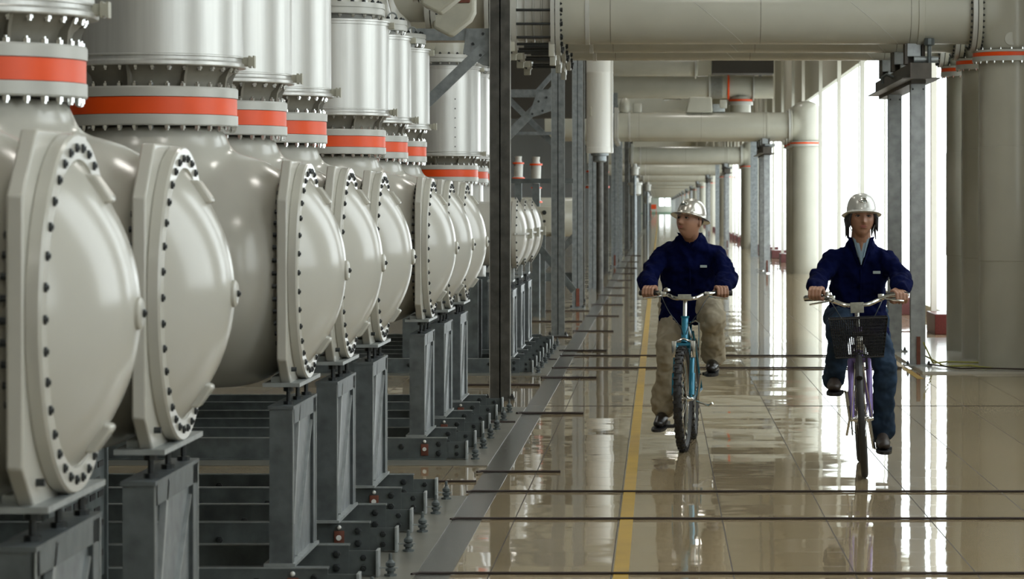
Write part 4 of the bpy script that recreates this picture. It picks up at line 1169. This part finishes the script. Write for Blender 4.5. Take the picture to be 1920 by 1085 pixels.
    part('number_plate', MB().bbox(-w, w, bc.y - .036, bc.y - .028, zc - h, zc + h, .002), M['tag_plate'], t, label='pale blank plate')
    # cranks: image-left down, image-right up
    cs = (1, -1) if style == 'mtb' else (-1, 1)
    for s, dz in ((-1, -1 if style == 'mtb' else 1), (1, 1 if style == 'mtb' else -1)):
        part('crank', MB().tube([(s * .055, BB[1], BB[2]), (s * .075, BB[1], BB[2] + dz * .17)], [.012, .010], 8).tube([(s * .075, BB[1], BB[2] + dz * .17), (s * .17, BB[1], BB[2] + dz * .17)], .006, 8), M['chrome'], t)
        part('pedal', MB().bbox(s * .135 - .045, s * .135 + .045, BB[1] - .035, BB[1] + .035, BB[2] + dz * .17 - .012, BB[2] + dz * .17 + .008, .004), M['black'], t)
    part('chainring', MB().lathe([(.085, -.050), (.09, -.048), (.085, -.046)], 'x', (0, BB[1], BB[2]), n=32), M['dark_steel'], t)
    part('chain', MB().tube([(-.048, BB[1], BB[2] + .085), (-.045, RA[1], RA[2] + .04)], .005, 5).tube([(-.048, BB[1], BB[2] - .085), (-.045, RA[1], RA[2] - .04)], .005, 5), M['bolt'], t)
    if style == 'mtb':
        part('kickstand', MB().tube([(.05, .66, .27), (.13, .62, .245), (.155, .61, .262)], .008, 8), M['chrome'], t)
    else:
        part('kickstand', MB().tube([(-.05, .85, .30), (-.075, .98, .17)], .008, 8), M['chrome'], t)
        # wire basket in front of the head tube
        def rect(w, y0, y1, z): return [(-w, y0, z), (w, y0, z), (w, y1, z), (-w, y1, z)]
        b_ = MB()
        Wt, Wb = .165, .135; z0, z1 = .685, .905
        lev = 12
        for k in range(lev + 1):
            f = k / lev; ww = Wb + (Wt - Wb) * f; y0 = -.02 - .035 * f; y1 = .155 + .005 * f; z = z0 + (z1 - z0) * f
            b_.tube(rect(ww, y0, y1, z), .0045 if k in (0, lev) else .0022, 5, True)
        for k in range(27):
            f = k / 26
            for ya, yb_ in ((-.02, -.055), (.155, .16)):
                b_.tube([(-Wb + 2 * Wb * f, ya, z0), (-Wt + 2 * Wt * f, yb_, z1)], .0022, 4)
        for k in range(15):
            f = k / 14
            for s in (-1, 1):
                b_.tube([(s * Wb, -.02 + .175 * f, z0), (s * Wt, -.055 + .215 * f, z1)], .0016, 4)
        for k in range(19):
            x = -Wb + 2 * Wb * k / 18; b_.tube([(x, -.02, z0), (x, .155, z0)], .0018, 4)
        bk_ = part('basket', b_, M['wire_black'], t, None, 60)
        part('bracket', MB().box(-.03, .03, .13, .165, .79, .82).tube([(0, -.0, z0), (0, .155, z0), (0, .17, .74)], .006, 6), M['black'], bk_)
        part('lamp', MB().bbox(-.016, .022, .06, .10, .72, .80, .008), M['chrome'], bk_)
    return t

MAN_AT = (.150, 18.25, 0); MAN_YAW = -R(3.9)
bike1 = make_bike(MAN_AT, MAN_YAW, 0, R(-3), .33, .026, 'teal', 'teal mountain bicycle ridden by the man looking aside', 'mtb')
WOM_AT = (1.163, 16.46, 0); WOM_YAW = -R(2.6)
bike2 = make_bike(WOM_AT, WOM_YAW, -R(2.3), R(-2), .335, .019, 'purple', 'pale purple bicycle with a black wire basket, ridden by the woman', 'city')

# ================================================================== PEOPLE
def head_mesh(s, feminine=False):
    b = MB(); n, m = 64, 48
    vs = []; fs = []
    def g(x, c, w): return math.exp(-((x - c) / w) ** 2)
    for j in range(m + 1):
        t = pi * j / m
        for k in range(n):
            a = 2 * pi * k / n
            x, y, z = sin(t) * cos(a), sin(t) * sin(a), cos(t)
            X, Y, Z = .0765 * x, .093 * y, .118 * z
            if y < 0: Y = -.088 * abs(y) ** .82 
            if z < 0:
                f = -z
                X *= 1 - (.24 if not feminine else .34) * f ** 1.6
                if y > 0: Y *= 1 - .45 * f
            else:
                X *= 1 + .02 * sin(pi * z)
            fr = max(0, -y) ** 1.5
            X0 = X; Zc = Z
            d = 0
            # nose
            nz = 0
            if Z < .012 and Z > -.05:
                q = (0.012 - Z) / .050
                nz = .030 * max(0, min(q, 1)) ** .9 * (1 if Z > -.038 else max(0, (Z + .050) / .012)) 
            d += nz * g(X, 0, .0095 + .004 * max(0, min((-Z) / .04, 1)))
            d += .007 * g(X, 0, .030) * g(Z, .026, .012) + .003 * g(abs(X), .03, .02) * g(Z, .022, .008)
            d -= .0115 * g(abs(X), .031, .015) * g(Z, 0.0, .012)
            d += .004 * g(abs(X), .042, .017) * g(Z, -.028, .018)
            d += .006 * g(X, 0, .024) * g(Z, -.062, .010)
            d -= .004 * g(X, 0, .022) * g(Z, -.0625, .002)
            d -= .006 * g(X, 0, .02) * g(Z, -.079, .007)
            d += .007 * g(X, 0, .022) * g(Z, -.100, .016)
            Y -= d * (1 if y < 0 else 0)
            vs.append((X * s, Y * s, Z * s))
    for j in range(m):
        for k in range(n):
            a, b2 = j * n + k, j * n + (k + 1) % n
            fs.append((a, a + n, b2 + n, b2))
    b.add(vs, fs)
    for sx in (-1, 1):
        b.ell((sx * .077 * s, .012 * s, -.010 * s), (.010 * s, .018 * s, .031 * s), 12, 8, Matrix.Rotation(sx * R(20), 3, 'Z'))
    return b

def add_hand(b, c, side, ax, wrist):
    """fist round a grip; c: grip centre, ax: unit vector along grip (outwards), side: -1 image-left hand, +1 image-right"""
    c = Vector(c); ax = Vector(ax).normalized(); fwd = Vector((0, -1, 0)); fwd = (fwd - ax * fwd.dot(ax)).normalized(); up = Vector((0, 0, 1))
    def Q(u, f, z): return c + ax * u + fwd * f + up * z
    wrist = Vector(wrist)
    for i, (u, sc_) in enumerate(((.030, .88), (.010, 1.0), (-.011, 1.03), (-.031, .96))):   # little .. index (outer to inner)
        k0 = Q(u, -.004, .036); r = .0093 * (.9 if i == 0 else 1)
        b.limb([k0, Q(u, .027, .027 * sc_), Q(u * 1.02, .034, -.004), Q(u, .016, -.026 * sc_)], [r * 1.12, r * 1.05, r * .98, r * .85], 10)
        b.limb([wrist, Q(u * .9, -.045, .034), k0], [.021, .017, .012], 10)
    # thumb: leaves the inner side of the palm, closes under the grip
    b.limb([Q(-.028, -.050, .022), Q(-.050, -.030, .004), Q(-.052, -.004, -.020), Q(-.046, .022, -.026)], [.015, .0125, .0105, .009], 10)

def build_person(name, label, loc, yaw, J, s_head, clothes):
    b = MB()
    hc = Vector(J['head']); hr = Euler(J['head_rot']).to_matrix()
    hm = head_mesh(s_head, clothes['fem'])
    b.add([hc + hr @ Vector(v) for v in hm.v], hm.f)
    nb = Vector(J['neck'])
    b.cap(nb, hc + hr @ Vector((0, .022, -.06)) * s_head, .058 * s_head, .054 * s_head, 16)
    pel = Vector(J['pelvis']); chest = Vector(J['chest'])
    k = clothes['bw']
    b.loft([(pel + Vector((0, 0, -.08)), .09 * k, .07), (pel, .12 * k, .085), (pel.lerp(chest, .4), .12 * k, .085), (pel.lerp(chest, .8), .12 * k, .08), (chest, .11 * k, .07), (nb, .050, .045)])
    for sd in ('L', 'R'):
        sh, el, wr_ = [Vector(J[q + sd]) for q in ('sh', 'el', 'wr')]
        b.limb([chest + (sh - chest) * .4, sh, sh.lerp(el, .5), el, el.lerp(wr_, .35), wr_], [.036, .028, .026, .026, .028, .025])
        add_hand(b, J['grip' + sd], -1 if sd == 'L' else 1, J['ax' + sd], wr_)
        hp, kn, an, toe = [Vector(J[q + sd]) for q in ('hip', 'kn', 'an', 'toe')]
        b.limb([pel.lerp(hp, .5), hp, hp.lerp(kn, .5), kn, kn.lerp(an, .3), an], [.06, .062, .055, .044, .044, .034])
        heel = an + (an - toe).normalized() * .03; heel.z = toe.z
        b.limb([an, heel + Vector((0, 0, .015)), toe.lerp(heel, .25) + Vector((0, 0, .004))], [.030, .022, .014])
    me = b.mesh('person', M['skin'], 0)
    o = bpy.data.objects.new('person', me); COL.objects.link(o)
    o.location = loc; o.rotation_euler = (0, 0, yaw)
    tag(o, label, 'person', 'cyclists')
    rm = o.modifiers.new('r', 'REMESH'); rm.mode = 'VOXEL'; rm.voxel_size = .0042; rm.use_smooth_shade = True
    sm = o.modifiers.new('s', 'SMOOTH'); sm.iterations = 2; sm.factor = .5
    def cloth(nm, mb, m, vox=.009, disp=.014, size=.09, sm_it=4, lab=None):
        c = part(nm, mb, m, o, None, 0, label=lab)
        r = c.modifiers.new('r', 'REMESH'); r.mode = 'VOXEL'; r.voxel_size = vox; r.use_smooth_shade = True
        s1 = c.modifiers.new('s', 'SMOOTH'); s1.iterations = sm_it + 3; s1.factor = .5
        if disp:
            tx = bpy.data.textures.new('folds_' + nm, 'CLOUDS'); tx.noise_scale = size; tx.noise_depth = 2
            d = c.modifiers.new('d', 'DISPLACE'); d.texture = tx; d.strength = disp; d.mid_level = .5; d.texture_coords = 'LOCAL'
            s2 = c.modifiers.new('s2', 'SMOOTH'); s2.iterations = 1; s2.factor = .5
        return c
    # ---- face parts
    def H(x, y, z): return hc + hr @ Vector((x * s_head, y * s_head, z * s_head))
    def hp_(mb): return MB().add([hc + hr @ (Vector(v) * s_head) for v in mb.v], mb.f)
    for sx in (-1, 1):
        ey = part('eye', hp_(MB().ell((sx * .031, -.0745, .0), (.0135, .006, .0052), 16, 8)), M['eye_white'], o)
        part('iris', hp_(MB().ell((sx * .031, -.0785, -.0005), (.0060, .0032, .0048), 12, 8)), M['iris'], ey)
        part('eyelid', hp_(MB().tube([(sx * .017, -.0790, .0015), (sx * .025, -.0815, .0058), (sx * .033, -.0810, .0064), (sx * .045, -.0745, .002)], .0019, 6)), M['hair'], o)
        part('eyebrow', hp_(MB().tube([(sx * .014, -.0855, .017), (sx * .030, -.0845, .0205), (sx * .047, -.0750, .0165)], [.0026, .0032, .0018], 6)), M['hair'], o)
    lp = MB().ell((0, -.0895, -.0585), (.021, .0045, .0036), 16, 8).ell((0, -.0890, -.0665), (.017, .0050, .0046), 16, 8)
    part('lips', hp_(lp), M['lip'], o)
    # ---- hair
    if clothes['fem']:
        hb_ = MB().ell((0, .024, .012), (.079, .080, .088), 24, 16)
        rnd = random.Random(3)
        for sx in (-1, 1):
            for q in range(9):
                y0 = -.045 + q * .016; L_ = -.045 - .045 * (q / 8) * rnd.uniform(.7, 1.2) - rnd.uniform(0, .025)
                hb_.limb([(sx * .062, y0, .022), (sx * (.076 + rnd.uniform(0, .008)), y0 + .004, -.005), (sx * (.076 + rnd.uniform(-.012, .016)), y0 + rnd.uniform(-.004, .012), L_ - .005)], [.014, .014, .003], 8)
        part('hair', hp_(hb_), M['hair'], o)
    else:
        hb_ = MB().ell((0, .026, .022), (.079, .074, .072), 24, 16)
        for sx in (-1, 1): hb_.limb([(sx * .066, -.012, .028), (sx * .074, -.006, .004)], [.012, .006], 8)
        part('hair', hp_(hb_), M['hair'], o)
    # ---- helmet
    hs = clothes['hs']
    rings = []
    zb = .024
    n_ = 12
    tilt = Matrix.Rotation(R(-4), 3, 'X')
    def T(x, y, z): return tilt @ Vector((x, y, z))
    brim = []
    for (f, z) in ((1.0, -.012), (1.02, -.010), (.90, -.001), (.80, .006)):
        brim.append((T(0, .010 - (.006 * f), zb + z), .136 * f * hs, .168 * f * hs, 2.15, tilt))
    dome = [(T(0, .010, zb + .006), .1085 * hs, .133 * hs, 2.1, tilt)]
    for i in range(n_ + 1):
        t_ = (pi / 2) * i / n_ * .985
        dome.append((T(0, .010, zb + .010 + .108 * sin(t_)), max(.004, .104 * cos(t_) ** .66) * hs, max(.005, .127 * cos(t_) ** .66) * hs, 2.05, tilt))
    hm_ = MB().loft([(c, rx, ry, p, r) for c, rx, ry, p, r in brim + dome], 48)
    hel = part('helmet', hp_(hm_), M[clothes['helmet']], o, None, 50, label=clothes['helmet_label'])
    bz = zb + .062
    yb_ = .010 - .127 * hs * .95
    bd = MB().ell(T(0, yb_ + .006, bz), (.027, .007, .019), 24, 10, tilt @ Matrix.Rotation(R(-18), 3, 'X'))
    part('badge', hp_(bd), M['chrome'], hel, label='oval chrome badge')
    bm2 = MB()
    for q, x in enumerate((-.011, -.003, .005, .012)):
        bm2.box(x - .0028, x + .0015, yb_ - .0035, yb_ + .004, bz - .006 + (q % 2) * .002, bz + .006)
    part('badge_mark', hp_(bm2), M['badge'], hel, None, 0)
    st = MB()
    for sx in (-1, 1):
        st.tube([(sx * .090, .0, zb), (sx * .083, -.005, -.03), (sx * .060, -.03, -.085)], .0028, 6)
    if clothes['fem']: part('chin_strap', hp_(st), M['label'], hel)
    # ---- jacket
    jr = J['jacket']
    jb = MB().loft([(Vector(c), rx, ry, 2.5) for c, rx, ry in jr], 32)
    for sd in ('L', 'R'):
        sh, el, wr_ = [Vector(J[q + sd]) for q in ('sh', 'el', 'wr')]
        top = Vector(jr[-2][0])
        cuff = wr_ + (wr_ - el).normalized() * .012
        A = clothes['arm']
        jb.limb([top.lerp(sh, .45) + Vector((0, 0, -.02)), sh + Vector((0, 0, -.012)), sh.lerp(el, .5) + Vector((0, 0, -.005)), el, el.lerp(wr_, .55), cuff], [.056 * A, .060 * A, .062 * A, .064 * A, .064 * A, .055 * A], 16)
    jk = cloth('jacket', jb, M['navy'], .009, .055, .07, 3, clothes['jacket_label'])
    # front surface helper
    def fy(x, z):
        for i in range(len(jr) - 1):
            (c0, rx0, ry0), (c1, rx1, ry1) = jr[i], jr[i + 1]
            if c0[2] <= z <= c1[2]:
                f = (z - c0[2]) / (c1[2] - c0[2])
                cx = c0[0] + (c1[0] - c0[0]) * f
                cy_ = c0[1] + (c1[1] - c0[1]) * f; ry = ry0 + (ry1 - ry0) * f; rx = rx0 + (rx1 - rx0) * f
                e = max(0, 1 - (abs(x - cx) / rx) ** 2.5) ** (1 / 2.5)
                return cy_ - ry * e
        return jr[-1][0][1] - jr[-1][2]
    nx = nb.x
    def vpatch(z0, z1, w0, w1, off, th=.012, xo=0):
        """wedge following the chest: half width w0 at z0 (bottom) to w1 at z1"""
        q = MB(); rows = 10; vs = []; fs = []
        for i in range(rows + 1):
            f = i / rows; z = z0 + (z1 - z0) * f; w_ = w0 + (w1 - w0) * f
            for jx in range(5):
                x = nx + xo + w_ * (jx / 2 - 1)
                y = fy(nx, z) - off
                vs.append((x, y + abs(jx / 2 - 1) ** 2 * .010, z)); 
        N_ = len(vs)
        vs += [(v[0], v[1] + th, v[2]) for v in vs]
        for i in range(rows):
            for jx in range(4):
                a = i * 5 + jx
                fs.append((a, a + 1, a + 6, a + 5)); fs.append((a + N_, a + 5 + N_, a + 6 + N_, a + 1 + N_))
        for i in range(rows):
            for e_ in (0, 4):
                a = i * 5 + e_; fs.append((a, a + 5, a + 5 + N_, a + N_))
        for jx in range(4): fs.append((jx, jx + 1, jx + 1 + N_, jx + N_)); a = rows * 5 + jx; fs.append((a, a + 1, a + 1 + N_, a + N_))
        return q.add(vs, fs)
    zt = nb.z
    if clothes['fem']:
        part('shirt', vpatch(zt - .155, zt - .0, .003, .046, .016, .04), M['shirt'], o, None, 50, label='pale blue shirt collar')
        part('throat', vpatch(zt - .075, zt + .01, .002, .030, .020, .03), M['skin'], o, None, 50)
        for sx in (-1, 1):
            part('shirt_collar', MB().add(*flap(fy, nx, sx, zt, .034, .012, .115, .020)), M['shirt'], o, None, 30)
            part('jacket_collar', MB().add(*flap(fy, nx, sx, zt + .005, .056, .006, .175, .018, .022)), M['navy'], o, None, 30)
    else:
        part('throat', vpatch(zt - .045, zt + .02, .003, .040, .014, .04), M['skin'], o, None, 50)
        for sx in (-1, 1):
            part('jacket_collar', MB().add(*flap(fy, nx, sx, zt + .018, .050, .016, .085, .020, .030)), M['navy'], o, None, 30)
    lx, lz = clothes['tag']
    tg = MB().bbox(lx - .022, lx + .022, fy(lx, lz) - .014, fy(lx, lz) + .02, lz - .008, lz + .008, .002)
    part('chest_tag', tg, M['label'], jk, label='small pale chest label')
    zp = MB()
    for i in range(14):
        z = jr[0][0][2] + .03 + i * (zt - .20 - jr[0][0][2]) / 14
        zp.bbox(nx - .004, nx + .004, fy(nx, z) - .012, fy(nx, z) + .01, z - .014, z + .014, .001)
    part('front_placket', zp, M['navy'], jk)
    # ---- trousers
    tb_ = MB()
    tb_.loft([(pel + Vector((0, 0, -.10)), .135 * k, .10, 2.3), (pel, .165 * k, .125, 2.3), (pel + Vector((0, 0, .10)), .150 * k, .11, 2.3)], 24)
    for sd in ('L', 'R'):
        hp, kn, an, toe = [Vector(J[q + sd]) for q in ('hip', 'kn', 'an', 'toe')]
        G = clothes['leg']
        hem = an + (an - kn).normalized() * clothes['hem_ext']
        tb_.limb([pel.lerp(hp, .6), hp, hp.lerp(kn, .5), kn, kn.lerp(an, .45), an.lerp(hem, .3), hem], [.095, .100 * G, .092 * G, .080 * G, .070 * G, clothes['hem'], clothes['hem'] * 1.02], 18)
    cloth('trousers', tb_, M[clothes['trousers']], .009, .050, .08, 3)
    # ---- shoes
    for sd in ('L', 'R'):
        an, toe = Vector(J['an' + sd]), Vector(J['toe' + sd])
        fd = toe - an; fd.z = 0; fd.normalize()
        heel = Vector((an.x, an.y, toe.z + (an.z - toe.z) * .22)) - fd * .045
        toe2 = toe
        sb = MB().limb([heel + Vector((0, 0, .012)), heel.lerp(toe2, .45) + Vector((0, 0, .020)), heel.lerp(toe2, .75) + Vector((0, 0, .008)), toe2 + Vector((0, 0, -.002))], [.034, .035, .032, .022], 16)
        sd_ = Vector((-fd.y, fd.x, 0)) * .015
        for q_ in (-1, 1): sb.limb([heel.lerp(toe2, .5) + sd_ * q_, toe2 - Vector((0, 0, .004)) + sd_ * q_ * .8 - fd * .008], [.030, .022], 14)
        sb.limb([an + Vector((0, 0, .01)), heel + Vector((0, 0, .02)) + fd * .03], [.042, .036], 14)
        side = Vector((-fd.y, fd.x, 0))
        so = MB()
        sp_ = []
        for u, w_ in ((-.075, .022), (-.06, .034), (0, .036), (.08, .040), (.15, .047), (.20, .042), (.235, .026), (.245, .008)):
            sp_.append((u, w_))
        L0 = (toe2 - heel).length
        dirn = (toe2 - heel).normalized(); upv = side.cross(dirn).normalized()
        if upv.z < 0: upv = -upv
        c0 = heel - upv * .030
        pr = [c0 + dirn * (u * L0 / .21 + .035) + side * w_ for u, w_ in sp_] + [c0 + dirn * (u * L0 / .21 + .035) - side * w_ for u, w_ in reversed(sp_)]
        n2 = len(pr); so.add(pr + [p - upv * .016 for p in pr], [tuple(range(n2)), tuple(range(2 * n2 - 1, n2 - 1, -1))] + [(i, i + n2, (i + 1) % n2 + n2, (i + 1) % n2) for i in range(n2)])
        shoe = cloth('shoe', sb, M[clothes['shoe']], .006, 0, .05, 2)
        part('sole', so, M['black'], shoe, None, 20)
        part('sock', MB().tube([an + Vector((0, 0, -.02)), an + Vector((0, 0, .06))], .040, 12), M['sock'], o)
    return o

def flap(fy, nx, sx, zt, w_top, w_bot, L_, off, width=.016):
    """a collar leaf running down from the neck side to the chest"""
    vs = []; fs = []; rows = 8
    for i in range(rows + 1):
        f = i / rows; z = zt - L_ * f
        x = nx + sx * (w_top + (w_bot - w_top) * f)
        w_ = width * (1 - .55 * f)
        y = fy(nx, z)
        for (xx, yy) in ((x, y - off - .004), (x + sx * w_, y - off + .006), (x + sx * w_ * 1.1, y + .012), (x, y + .012)):
            vs.append((xx, yy + (.012 * (1 - f)), z + (.006 if xx != x else 0)))
    for i in range(rows):
        for q in range(4):
            a, b_ = i * 4 + q, i * 4 + (q + 1) % 4
            fs.append((a, b_, b_ + 4, a + 4))
    fs.append((0, 1, 2, 3)); fs.append(tuple(rows * 4 + q for q in (3, 2, 1, 0)))
    return vs, fs

man_J = dict(head=(.016, .44, 1.447), head_rot=(R(-13), R(0), R(-34)), neck=(.012, .555, 1.345), chest=(.005, .62, 1.245), pelvis=(0, .80, .93),
    shL=(-.172, .605, 1.240), elL=(-.262, .49, 1.070), wrL=(-.240, .352, 1.025), gripL=(-.235, .274, .985), axL=(-1, .25, 0),
    shR=(.182, .605, 1.240), elR=(.262, .49, 1.070), wrR=(.235, .352, 1.025), gripR=(.232, .274, .985), axR=(1, .25, 0),
    hipL=(-.095, .80, .92), knL=(-.125, .58, .63), anL=(-.172, .705, .225), toeL=(-.190, .485, .138),
    hipR=(.095, .80, .92), knR=(.160, .50, .82), anR=(.155, .70, .56), toeR=(.150, .52, .492),
    jacket=[((-.015, .70, .775), .170, .135), ((-.01, .71, .82), .178, .140), ((0, .74, .96), .185, .13), ((0, .69, 1.09), .185, .128), ((.0, .645, 1.19), .180, .118), ((.005, .615, 1.255), .165, .100), ((.008, .59, 1.312), .105, .082), ((.012, .565, 1.355), .070, .066)])
build_person('person', 'man in silver helmet, navy jacket and khaki trousers riding, looking to his side', MAN_AT, MAN_YAW, man_J, 1.0,
    dict(fem=False, bw=1.0, hs=.84, helmet='helmet_silver', helmet_label='silver hard hat', jacket_label='navy blue work jacket', arm=.98, tag=(.10, 1.15),
         leg=1.04, hem=.082, hem_ext=-.045, trousers='khaki', shoe='shoe'))

wom_J = dict(head=(.024, .58, 1.473), head_rot=(R(-6), R(1), R(3)), neck=(.022, .625, 1.350), chest=(.02, .69, 1.245), pelvis=(.01, .84, .91),
    shL=(-.125, .68, 1.245), elL=(-.232, .55, 1.105), wrL=(-.258, .375, 1.065), gripL=(-.262, .280, 1.028), axL=(-1, .3, 0.04),
    shR=(.168, .68, 1.245), elR=(.258, .55, 1.105), wrR=(.240, .375, 1.065), gripR=(.224, .280, 1.008), axR=(1, .3, -.04),
    hipL=(-.085, .84, .90), knL=(-.112, .53, .83), anL=(-.130, .70, .52), toeL=(-.140, .52, .482),
    hipR=(.105, .84, .90), knR=(.165, .62, .58), anR=(.155, .72, .205), toeR=(.150, .50, .145),
    jacket=[((.012, .76, .775), .176, .135), ((.012, .77, .82), .180, .135), ((.015, .78, .97), .168, .12), ((.02, .745, 1.09), .165, .115), ((.02, .715, 1.19), .172, .105), ((.02, .69, 1.255), .148, .088), ((.02, .665, 1.308), .090, .072), ((.022, .645, 1.352), .058, .056)])
build_person('person', 'woman in white helmet, navy jacket and blue jeans riding towards the camera', WOM_AT, 0, wom_J, 1.0,
    dict(fem=True, bw=.88, hs=.84, helmet='helmet_white', helmet_label='glossy white hard hat', jacket_label='navy blue work jacket worn open at the neck', arm=.92, tag=(.115, 1.15),
         leg=.90, hem=.068, hem_ext=.0, trousers='denim', shoe='shoe_brown'))
